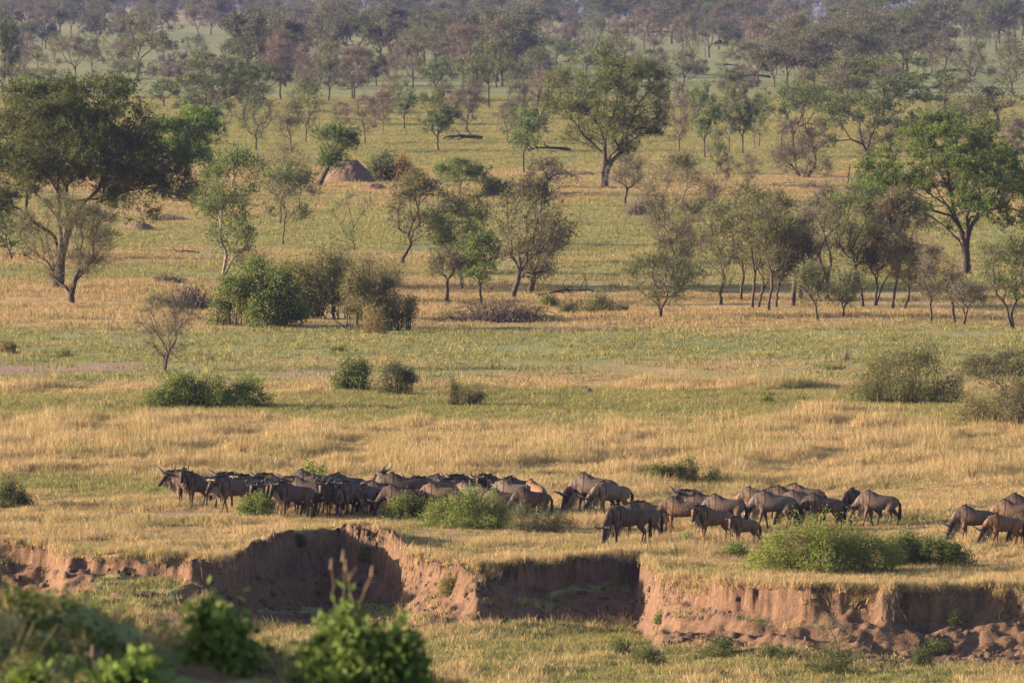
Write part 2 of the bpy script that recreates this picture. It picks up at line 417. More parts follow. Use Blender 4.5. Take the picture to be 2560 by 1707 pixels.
# morning haze
def haze():
    b = [(-2600, 2600), (-30, 16500), (-80, 170)]
    V = [(b[0][i], b[1][j], b[2][k]) for k in (0, 1) for j in (0, 1) for i in (0, 1)]
    Q = [(0, 2, 3, 1), (4, 5, 7, 6), (0, 1, 5, 4), (2, 6, 7, 3), (0, 4, 6, 2), (1, 3, 7, 5)]
    m = bpy.data.materials.new('haze_air'); m.use_nodes = True; nt = m.node_tree
    nt.nodes.remove(nt.nodes['Principled BSDF'])
    v = nt.nodes.new('ShaderNodeVolumePrincipled')
    v.inputs['Color'].default_value = (.36, .42, 1.0, 1); v.inputs['Density'].default_value = .000034
    v.inputs['Anisotropy'].default_value = 0.0
    nt.links.new(v.outputs[0], nt.nodes['Material Output'].inputs['Volume'])
    o = put('haze', mesh_np('haze', V, Q, [m])); tag(o, kind='stuff')
haze()
# ------------------------------------------------------------------ trees
DARK = (.040, .052, .018); GREEN = (.085, .115, .030); BRIGHT = (.12, .165, .04); OLIVE = (.105, .105, .040)
GREY = (.105, .125, .058); PURP = (.135, .088, .085); RUST = (.30, .165, .085); BROWN = (.15, .115, .065); MID = (.065, .085, .03)
YOL = (.15, .14, .05); STRAWC = (.36, .25, .11)

def crown_tips(rng, n, shape, W, h0, h1, clumps):
    """points through the crown volume, gathered into clumps so that the outline stays uneven"""
    r = W / 2
    def pts(m):
        v = rdir(rng, m)
        if shape == 'umbrella':
            a = rng.uniform(0, 2 * math.pi, m); q = np.sqrt(rng.uniform(0, 1, m))
            top = h1 - (h1 - h0) * .55 * q ** 2.2
            z = top - (h1 - h0) * (.35 + .45 * (q < .8)) * rng.uniform(0, 1, m) ** 1.25
            return np.stack([np.cos(a) * q * r, np.sin(a) * q * r, z], 1)
        if shape == 'fan':
            z = h0 + (h1 - h0) * rng.uniform(0, 1, m) ** .7
            f = (z - h0) / (h1 - h0); rr = r * (.35 + .65 * np.sin(np.clip(f * 1.15, 0, 1) * math.pi * .62)) * np.sqrt(1.02 - f ** 5)
            a = rng.uniform(0, 2 * math.pi, m); q = rng.uniform(.1, 1, m) ** .6
            return np.stack([np.cos(a) * q * rr, np.sin(a) * q * rr, z], 1)
        q = rng.uniform(.08, 1, m) ** .42
        p = v * q[:, None]
        if shape == 'dome': p[:, 2] = np.abs(p[:, 2])
        sz = (h1 - h0) if shape == 'dome' else (h1 - h0) / 2
        z0 = h0 if shape == 'dome' else (h0 + h1) / 2
        return np.stack([p[:, 0] * r, p[:, 1] * r, z0 + p[:, 2] * sz], 1)
    cc = pts(clumps)
    k = rng.integers(0, clumps, n)
    sg = W / max(2.2 * clumps ** .5, 1) * .55
    if shape == 'umbrella': sg *= 1.7
    P = cc[k] + rng.normal(size=(n, 3)) * np.array([sg, sg, sg * (.13 if shape == 'umbrella' else .7)])
    if shape == 'umbrella': P[:, 2] -= .18 * (h1 - h0) * np.maximum(np.hypot(P[:, 0], P[:, 1]) / r - .75, 0)
    f = rng.uniform(0, 1, n) < .25
    P[f] = pts(int(f.sum()))
    P[:, 2] = np.maximum(P[:, 2], h0 * .92 + .05)
    return P

def grow(rng, tips, stems, alpha):
    n = sum(len(s[0]) for s in stems) + len(tips) * 3 + 5
    pos = np.zeros((n, 3)); par = np.full(n, -1); pl = np.zeros(n); dr = np.zeros((n, 3)); ok = np.zeros(n, bool)
    c = 0; starts = []
    for s, free in stems:
        for i, p in enumerate(s):
            pos[c] = p
            if i: par[c] = c - 1; pl[c] = pl[c - 1] + np.linalg.norm(pos[c] - pos[c - 1]); dr[c] = unit(pos[c] - pos[c - 1])
            else: dr[c] = (0, 0, 1)
            ok[c] = i >= free; c += 1
        starts.append(pos[c - 1].copy())
    S = np.array(starts)
    dd = np.min(np.linalg.norm(tips[:, None] - S[None], axis=2), axis=1)
    isend = []
    for t in np.argsort(dd * rng.uniform(.75, 1.25, len(tips))):
        p = tips[t]; v = p - pos[:c]; d = np.linalg.norm(v, axis=1) + 1e-6
        cs = (v * dr[:c]).sum(1) / d
        cost = d * (1.3 - .42 * cs) + alpha * pl[:c] + np.maximum(pos[:c, 2] - p[2], 0) * .7
        cost[~ok[:c]] = 1e9
        q = int(np.argmin(cost)); L = d[q]
        ctl = pos[q] + dr[q] * L * .38 + np.array([0, 0, L * .05]) + rng.normal(size=3) * L * .05
        last = q
        for u in (.36, .7, 1.0):
            x = (1 - u) ** 2 * pos[q] + 2 * u * (1 - u) * ctl + u * u * p + (rng.normal(size=3) * L * .025 if u < 1 else 0)
            pos[c] = x; par[c] = last; pl[c] = pl[last] + np.linalg.norm(x - pos[last]); dr[c] = unit(x - pos[last]); ok[c] = True
            last = c; c += 1
        isend.append(last)
    return pos[:c], par[:c], dr[:c], np.array(isend)

def tree_meshes(seed, H, W, h0, shape='round', cx=0., stems=1, spread=.12, ntips=160, clumps=16, trunk_r=.16, tip_r=.012, fork=None, alpha=.38,
                leaf_n=40, leaf_l=.13, leaf_w=.07, sig=(.35, .22), twig_n=5, twig_l=.5, twig_w=.018, bark=None, wob=.018, depth=1.0, sides=5, ldir=None, lm=1.05, ls=.95):
    tip_r *= .65; leaf_n = int(leaf_n * lm * 1.5); leaf_l *= ls; leaf_w *= ls; twig_w *= .75
    if ldir is None: ldir = 1.1 if shape == 'fan' else .3
    if shape == 'fan': leaf_l *= 2.3; leaf_w *= 1.25; leaf_n = int(leaf_n * .36); W *= 1.12; h0 *= .78; trunk_r *= .72; twig_n = int(twig_n * 1.3); sig = (sig[0] * 1.2, sig[1] * 1.3)
    rng = np.random.default_rng(seed)
    tips = crown_tips(rng, ntips, shape, W, h0, H, clumps); tips[:, 0] += cx; tips[:, 1] *= depth
    fork = fork if fork is not None else max(h0 * .8, .12 * H)
    ST = []
    for k in range(stems):
        a = 2 * math.pi * k / max(stems, 1) + rng.uniform(-.5, .5)
        o = np.array([math.cos(a), math.sin(a) * depth, 0]) * (spread * W if stems > 1 else 0) * rng.uniform(.4, 1)
        m = 6; P = []
        fk = fork * rng.uniform(.85, 1.15)
        for i in range(m):
            t = i / (m - 1)
            P.append(o * (.35 + .65 * t) + np.array([cx * .55 * t ** 1.3, 0, fk * t]) + rng.normal(size=3) * np.array([1, 1, 0]) * wob * fk * (i > 0))
        P[0][2] = -.12
        if stems > 1: P.insert(0, np.array([0, 0, -.2]))
        ST.append((P, 3))
    pos, par, dr, ends = grow(rng, tips, ST, alpha)
    n = len(pos); cnt = np.zeros(n); cnt[ends] = 1
    for i in range(n - 1, 0, -1):
        if par[i] >= 0: cnt[par[i]] += cnt[i]
    e = math.log(max(trunk_r / tip_r, 1.5)) / math.log(max(cnt.max(), 3))
    rad = tip_r * np.maximum(cnt, 1) ** e
    k = np.where(par >= 0)[0]
    flare = 1 + .6 * np.exp(-np.maximum(pos[:, 2], 0) / (trunk_r * 2.2))
    r1 = rad * flare; r0 = np.minimum(rad[par[k]], rad[k] * 1.35) * flare[par[k]]
    V, Q = tubes(pos[par[k]], pos[k], r0, r1[k], sides)
    tm = mesh_np('trunk', V, Q, [bark or M_BARK], smooth=True)
    # fine twigs, and leaves in sprays along them
    parts = []
    ct = rng.uniform(.15, .85, len(ends)); twig_n = max(int(twig_n * 1.1), 4)
    kk = np.repeat(np.arange(len(ends)), twig_n); bb = ends[kk]; d = unit(dr[bb] * .7 + rdir(rng, len(bb)) * .9 + np.array([0, 0, .25]))
    L = np.maximum(twig_l, sig[0] * 1.5) * rng.uniform(.4, 1.2, len(bb)); P0 = pos[bb] - dr[bb] * twig_l * rng.uniform(0, .6, len(bb))[:, None]; P1 = P0 + d * L[:, None]
    V, Q = strips(P0, P1, np.full(len(bb), twig_w), rng); parts.append((V, Q, 1, np.full(len(V), .5)))
    b2 = np.repeat(np.arange(len(bb)), 2); u = rng.uniform(.3, .9, len(b2))[:, None]
    Pm = P0[b2] + (P1 - P0)[b2] * u; d2 = unit(d[b2] + rdir(rng, len(b2)) * .9); Pe = Pm + d2 * (L[b2] * .55)[:, None]
    V, Q = strips(Pm, Pe, np.full(len(b2), twig_w * .7), rng); parts.append((V, Q, 1, np.full(len(V), .5)))
    if leaf_n:
        A0 = np.concatenate([P0, Pm]); A1 = np.concatenate([P1, Pe]); AD = np.concatenate([d, d2]); AK = np.concatenate([kk, kk[b2]]); m = leaf_n * len(ends)
        i = rng.integers(0, len(A0), m); u = rng.uniform(.15, 1.05, m)[:, None]
        Cn = A0[i] + (A1 - A0)[i] * u + rng.normal(size=(m, 3)) * leaf_l * np.array([.45, .45, .3])
        Lv = unit(AD[i] * (.5 + ldir) + rdir(rng, m) + np.array([0, 0, .1])); Nv = unit(rdir(rng, m) + np.array([0, 0, .7]))
        V, Q = leaves(Cn, Lv, Nv, leaf_l * rng.uniform(.6, 1.3, m), leaf_w * rng.uniform(.6, 1.3, m))
        t = np.repeat(np.clip(ct[AK[i]] + rng.normal(size=m) * .18, 0, 1), 4); parts.append((V, Q, 0, t))
    V, Q, M, T = cat_geo(parts)
    cm = mesh_np('crown', V, Q, [M_LEAF, M_TWIG], M, {'tint': T})
    return tm, cm
TREES = []          # everything planted, for the labels
def ground_xyz(px, py):
    z = 0.
    for _ in range(4):
        x, y = at(px, py, z); z = float(hz(np.array([x]), np.array([y]))[0])
    return x, y, z
def plant(name, label, cat, px, py, tm, cm, color, rz=0, sc=(1, 1, 1), group=None):
    x, y, z = ground_xyz(px, py)
    t = thing(name, label, cat, (x, y, z - .02), rz, group); t.scale = sc
    if tm: put('trunk', tm, t)
    if cm: put('crown', cm, t, color=color)
    TREES.append((t, px, py)); return t
def hero(label, px, py, x0, x1, ytop, ybot, color, seed, shape='round', name='tree', cat='tree', group=None, **kw):
    """one tree with a mesh of its own; crown extents come as picture measurements and become metres at its distance"""
    s = (py + 100) / HC
    color = tuple(c * m for c, m in zip(color, (1.1, 1.25, 1.05)))
    kw.setdefault('trunk_r', max(.07, (py - ytop) / s * .011))
    tm, cm = tree_meshes(seed, (py - ytop) / s, (x1 - x0) / s, max((py - ybot) / s, .05), shape, ((x0 + x1) / 2 - px) / s, **kw)
    return plant(name, label, cat, px, py, tm, cm, color, group=group)

def trees_near():
    # the big acacias
    hero('huge dark round-topped acacia filling the upper left side of the plain', 140, 720, -115, 488, 192, 520, (.058, .068, .021), 11, 'umbrella', name='acacia_tree', lm=1.75, ls=.72,
         ntips=900, clumps=110, trunk_r=.32, tip_r=.011, fork=3.4, leaf_n=62, leaf_l=.21, leaf_w=.09, sig=(.6, .26), twig_n=6, twig_l=.7, depth=.8, alpha=.4)
    hero('tall wide acacia with twin dark trunks standing alone in the middle of the plain', 1509, 468, 1365, 1678, 108, 392, (.085, .10, .028), 12, 'round', name='acacia_tree',
         ntips=480, clumps=60, trunk_r=.24, tip_r=.014, fork=3.2, stems=2, spread=.03, leaf_n=50, leaf_l=.2, leaf_w=.085, sig=(.6, .36), twig_n=6, twig_l=.9, twig_w=.03, depth=.8, alpha=.4)
    hero('broad bright green acacia cut off by the right edge, with one thick trunk', 2414, 688, 2150, 2680, 288, 560, (.08, .108, .028), 13, 'umbrella', name='acacia_tree', lm=1.7, ls=.75,
         ntips=560, clumps=70, trunk_r=.27, tip_r=.014, fork=2.4, leaf_n=54, leaf_l=.2, leaf_w=.1, sig=(.5, .26), twig_n=5, twig_l=.7, depth=.8, alpha=.4)
    hero('bright green leafy tree touching the right edge of the huge dark acacia', 455, 492, 385, 566, 268, 425, (.09, .14, .022), 14, 'round',
         ntips=190, clumps=22, leaf_n=60, leaf_l=.2, leaf_w=.1, sig=(.5, .32), fork=2.4)
    hero('many-stemmed olive tree in front of the huge dark acacia', 178, 757, 36, 305, 472, 700, (.115, .11, .05), 15, 'round',
         ntips=330, clumps=44, trunk_r=.17, tip_r=.009, fork=.9, leaf_n=30, leaf_l=.11, leaf_w=.045, sig=(.3, .22), twig_n=9, twig_l=.6, alpha=.4)
    hero('low dark green tree leaning at the left edge under the huge acacia', 30, 650, -80, 95, 520, 640, DARK, 16, 'umbrella', ntips=90, clumps=14, leaf_n=45, leaf_l=.14, fork=.8)
    hero('tall loose green tree with pale stems behind the creeper thicket', 560, 690, 490, 668, 370, 655, (.085, .115, .035), 17, 'fan', ntips=260, clumps=34, stems=3, spread=.06, tip_r=.01, trunk_r=.14,
         leaf_n=42, leaf_l=.14, leaf_w=.06, sig=(.32, .26), twig_n=6, twig_l=.5, fork=1.1, bark=M_PALE)
    hero('slender green tree with bare brownish top right of the tall loose green tree', 708, 612, 650, 785, 410, 545, (.10, .125, .045), 18, 'fan', ntips=150, clumps=20, tip_r=.01, leaf_n=24, leaf_l=.14, sig=(.3, .2), twig_n=8, twig_l=.6, fork=2.0)
    hero('twiggy brownish tree rising behind the slender green tree', 700, 560, 640, 775, 362, 480, BROWN, 19, 'fan', ntips=120, clumps=18, tip_r=.01, leaf_n=9, leaf_l=.13, twig_n=10, twig_l=.7, fork=2.0, trunk_r=.1)
    hero('dark tree leaning right over the termite mound', 798, 468, 790, 885, 322, 415, (.065, .085, .025), 20, 'fan', ntips=110, clumps=12, trunk_r=.3, leaf_n=45, leaf_l=.2, leaf_w=.09, sig=(.4, .3), fork=1.9, twig_n=4)
    # middle clump
    hero('olive brown tree leaning left with a crooked trunk, back left of the middle clump', 1002, 662, 972, 1112, 446, 600, (.12, .105, .045), 21, 'fan', ntips=190, clumps=26, tip_r=.01, trunk_r=.17, leaf_n=26, leaf_l=.12, sig=(.32, .2), twig_n=9, twig_l=.6, fork=1.3)
    hero('thin pale green sapling with few bare stems above the creeper thicket', 887, 628, 832, 938, 482, 600, (.12, .17, .05), 22, 'fan', ntips=45, clumps=12, stems=3, spread=.05, tip_r=.011, trunk_r=.05, leaf_n=14, leaf_l=.14, sig=(.25, .25), twig_n=6, twig_l=.6, fork=.7)
    hero('small brown tree with forked trunk, front left of the middle clump', 1117, 757, 1062, 1172, 610, 690, (.12, .11, .055), 23, 'round', ntips=90, clumps=14, tip_r=.009, leaf_n=16, leaf_l=.1, twig_n=9, twig_l=.5, fork=1.2, trunk_r=.11)
    hero('tall pale green tree with thin stems in the middle clump', 1155, 724, 1080, 1220, 474, 690, (.125, .155, .05), 24, 'fan', ntips=210, clumps=28, stems=2, spread=.04, tip_r=.009, trunk_r=.12, leaf_n=40, leaf_l=.12, leaf_w=.05, sig=(.34, .26), twig_n=6, twig_l=.6, fork=1.6, bark=M_PALE)
    hero('small bright green tree at the front of the middle clump', 1203, 762, 1150, 1245, 588, 705, (.10, .135, .035), 25, 'fan', ntips=100, clumps=14, tip_r=.01, leaf_n=38, leaf_l=.11, sig=(.28, .22), twig_n=6, fork=1.1, trunk_r=.1)
    hero('big dark spreading tree on the right of the middle clump', 1283, 746, 1205, 1440, 466, 690, (.085, .082, .036), 26, 'fan', ntips=300, clumps=40, trunk_r=.2, tip_r=.011, leaf_n=22, leaf_l=.12, sig=(.32, .22), twig_n=8, twig_l=.6, fork=1.6, alpha=.4)
    hero('dark short-trunked tree half hidden behind the big dark spreading tree', 1326, 733, 1275, 1425, 560, 690, (.07, .065, .032), 27, 'round', ntips=110, clumps=18, trunk_r=.16, leaf_n=16, leaf_l=.12, twig_n=8, twig_l=.6, fork=1.5)
    hero('flat-topped green tree just behind the middle clump', 1150, 488, 1090, 1208, 398, 452, (.095, .12, .03), 28, 'umbrella', ntips=110, clumps=16, leaf_n=42, leaf_l=.18, leaf_w=.07, sig=(.4, .16), fork=1.0)
    hero('dark gnarled tree with a knotted round head behind the middle clump', 1362, 492, 1318, 1424, 398, 458, (.075, .062, .05), 29, 'umbrella', ntips=100, clumps=12, trunk_r=.22, leaf_n=22, leaf_l=.15, twig_n=6, twig_l=.5, fork=1.4)
    hero('small grey twiggy tree at the foot of the twin-trunked acacia', 1563, 514, 1522, 1620, 396, 470, (.12, .095, .07), 30, 'round', ntips=100, clumps=14, trunk_r=.11, leaf_n=10, leaf_l=.14, twig_n=10, twig_l=.7, fork=1.4)
    # right clump
    hero('low wide olive tree at the front left of the right-hand thicket', 1650, 792, 1566, 1732, 645, 745, (.10, .105, .042), 31, 'fan', ntips=170, clumps=24, stems=3, spread=.05, tip_r=.009, trunk_r=.1, leaf_n=34, leaf_l=.11, leaf_w=.045, sig=(.3, .2), twig_n=7, twig_l=.5, fork=.8)
    hero('tall olive tree with pale branching stems at the left end of the right-hand thicket', 1690, 712, 1600, 1795, 396, 660, (.13, .125, .06), 32, 'fan', ntips=320, clumps=40, stems=4, spread=.04, tip_r=.009, trunk_r=.13, leaf_n=22, leaf_l=.11, leaf_w=.045, sig=(.3, .24), twig_n=10, twig_l=.7, fork=1.4, bark=M_PALE, alpha=.4)
    T = 'right-hand thicket'
    rows = [(1803, 762, 1750, 1850, 520, 700, (.10, .105, .045), 'thin grey-green tree at the left side of the right-hand thicket'),
            (1851, 754, 1795, 1930, 468, 640, (.085, .09, .035), 'tall dark green tree in the left half of the right-hand thicket'),
            (1880, 772, 1828, 1955, 470, 640, (.125, .12, .05), 'tall yellowish tree in the left half of the right-hand thicket'),
            (1896, 766, 1850, 1990, 520, 660, (.085, .10, .04), 'straight dark-stemmed tree in the centre of the right-hand thicket'),
            (1922, 776, 1880, 2000, 490, 650, (.10, .105, .04), 'leaning dark-stemmed tree in the centre of the right-hand thicket'),
            (1940, 768, 1900, 1995, 560, 690, (.13, .12, .06), 'low brownish tree beside the leaning dark-stemmed tree'),
            (1982, 764, 1940, 2035, 590, 680, (.085, .07, .045), 'thick dark trunk with a brown twiggy head right of the thicket centre'),
            (2002, 752, 1955, 2050, 540, 670, (.12, .10, .06), 'brown twiggy tree behind the thick dark trunk'),
            (2071, 748, 2010, 2130, 470, 640, (.12, .115, .07), 'bare many-stemmed tree wrapped in green creeper at its foot'),
            (2160, 766, 2070, 2228, 456, 640, (.115, .15, .045), 'tall fresh green tree with two straight dark trunks'),
            (2190, 764, 2120, 2300, 520, 660, (.13, .115, .055), 'brown tree with a trunk leaning right beside the two straight trunks'),
            (2230, 772, 2178, 2330, 478, 640, (.135, .115, .055), 'tall brown tree with a bent trunk at the right end of the thicket'),
            (2261, 774, 2225, 2335, 640, 715, (.10, .095, .045), 'small dark round tree at the right end of the thicket'),
            (2043, 797, 1998, 2076, 650, 735, (.125, .13, .055), 'small olive tree with a single stem standing in front of the thicket'),
            (2108, 790, 2080, 2145, 680, 755, (.13, .13, .06), 'smallest slender tree in front of the thicket, beside the creeper stump'),
            (2328, 804, 2292, 2360, 622, 735, (.14, .13, .07), 'thin upright nearly bare tree right of the thicket'),
            (2385, 804, 2352, 2405, 640, 735, (.15, .13, .08), 'thin bare sapling between the upright bare tree and the flat-headed one'),
            (2410, 814, 2378, 2458, 704, 760, (.14, .12, .07), 'small flat-headed bare tree with a curved stem'),
            (2532, 822, 2446, 2590, 590, 745, (.115, .14, .045), 'green tree with two thin stems at the right edge of the plain')]
    for i, (px, py, x0, x1, yt, yb, col, lab) in enumerate(rows):
        wd = x1 - x0; ht = py - yt
        sparse = ht * wd < 16000
        hero(lab, px, py, x0, x1, yt, yb, col, 100 + i, 'umbrella' if 'flat-headed' in lab else 'fan' if i != 12 else 'round', ntips=int(60 + wd * ht / 220), clumps=int(12 + wd * ht / 2200),
             stems=2 if 'two' in lab else 4 if 'many' in lab else 1, spread=.05, tip_r=.009, trunk_r=.2 if 'thick dark trunk' in lab else .06 + ht * .0002, leaf_n=9 if 'bare' in lab else 26, leaf_l=.11,
             leaf_w=.045, sig=(.3, .22), twig_n=9 if 'bare' in lab or 'brown' in lab else 6, twig_l=.6, fork=(py - yb) / ((py + 100) / HC) * .5, alpha=.4)
    hero('bare olive tree with skirt of shrub standing alone in the left foreground grass', 410, 930, 322, 502, 748, 880, (.13, .125, .065), 60, 'fan', ntips=150, clumps=24, stems=3, spread=.04, tip_r=.008, trunk_r=.1,
         leaf_n=12, leaf_l=.09, leaf_w=.04, sig=(.25, .2), twig_n=9, twig_l=.45, fork=.9, alpha=.4)
    hero('tree with olive crown and dark stem at the right edge above the tall grass', 2542, 1075, 2452, 2620, 900, 1030, (.105, .095, .04), 61, 'fan', ntips=150, clumps=22, stems=2, spread=.04, tip_r=.008, trunk_r=.07, leaf_n=34, leaf_l=.08, leaf_w=.04, sig=(.22, .2), twig_n=7, twig_l=.35, fork=.6)
trees_near()
# far trees share a set of grown meshes; each planted tree is its own thing
KIT = {}
def kit():
    for k in range(4):
        KIT['umbrella', k] = tree_meshes(300 + k, 8, 9.6, 3.0, 'umbrella', ntips=130, clumps=26, trunk_r=.17, tip_r=.02, fork=2.2, leaf_n=34, leaf_l=.3, leaf_w=.13, sig=(.5, .24), twig_n=4, twig_l=.8, twig_w=.04, alpha=.4, lm=1.3, ls=.8)
        KIT['round', k] = tree_meshes(320 + k, 8, 6.4, 2.3, 'round', ntips=120, clumps=18, trunk_r=.16, tip_r=.02, fork=2.0, leaf_n=32, leaf_l=.3, leaf_w=.14, sig=(.55, .4), twig_n=4, twig_l=.8, twig_w=.04, alpha=.4, lm=1.3, ls=.8)
        KIT['feather', k] = tree_meshes(340 + k, 8, 4.8, 2.0, 'fan', ntips=100, clumps=20, trunk_r=.17, tip_r=.018, fork=2.4, leaf_n=22, leaf_l=.26, leaf_w=.1, sig=(.45, .35), twig_n=7, twig_l=.8, twig_w=.035, alpha=.4, lm=1.3, ls=.8)
        KIT['bare', k] = tree_meshes(360 + k, 8, 5.8, 2.2, 'fan', ntips=110, clumps=26, trunk_r=.19, tip_r=.02, fork=2.0, leaf_n=13, leaf_l=.24, leaf_w=.08, sig=(.5, .4), twig_n=12, twig_l=.9, twig_w=.035, alpha=.4, lm=1.3, ls=.8)
        KIT['thicket', k] = tree_meshes(380 + k, 8, 9.5, .5, 'dome', ntips=180, clumps=30, stems=6, spread=.25, trunk_r=.16, tip_r=.02, fork=1.4, leaf_n=22, leaf_l=.3, leaf_w=.12, sig=(.6, .5), twig_n=9, twig_l=.9, twig_w=.035, alpha=.4, lm=1.3, ls=.8)
kit()
KW = {'umbrella': 9.6, 'round': 6.6, 'feather': 5.0, 'bare': 6.0, 'thicket': 10.0}
COLN = {'k': ((.055, .068, .026), 'dark green'), 'd': ((.07, .085, .034), 'deep green'), 'g': ((.10, .13, .045), 'green'), 'b': ((.125, .165, .05), 'bright green'), 'y': ((.115, .13, .062), 'grey-green'),
        'o': ((.12, .115, .055), 'olive'), 'p': ((.125, .085, .083), 'purplish'), 'r': ((.22, .135, .08), 'rusty'), 'n': ((.14, .112, .072), 'brown')}
KNAME = {'umbrella': 'umbrella tree', 'round': 'round tree', 'feather': 'feathery tree', 'bare': 'twiggy tree', 'thicket': 'bushy tree'}
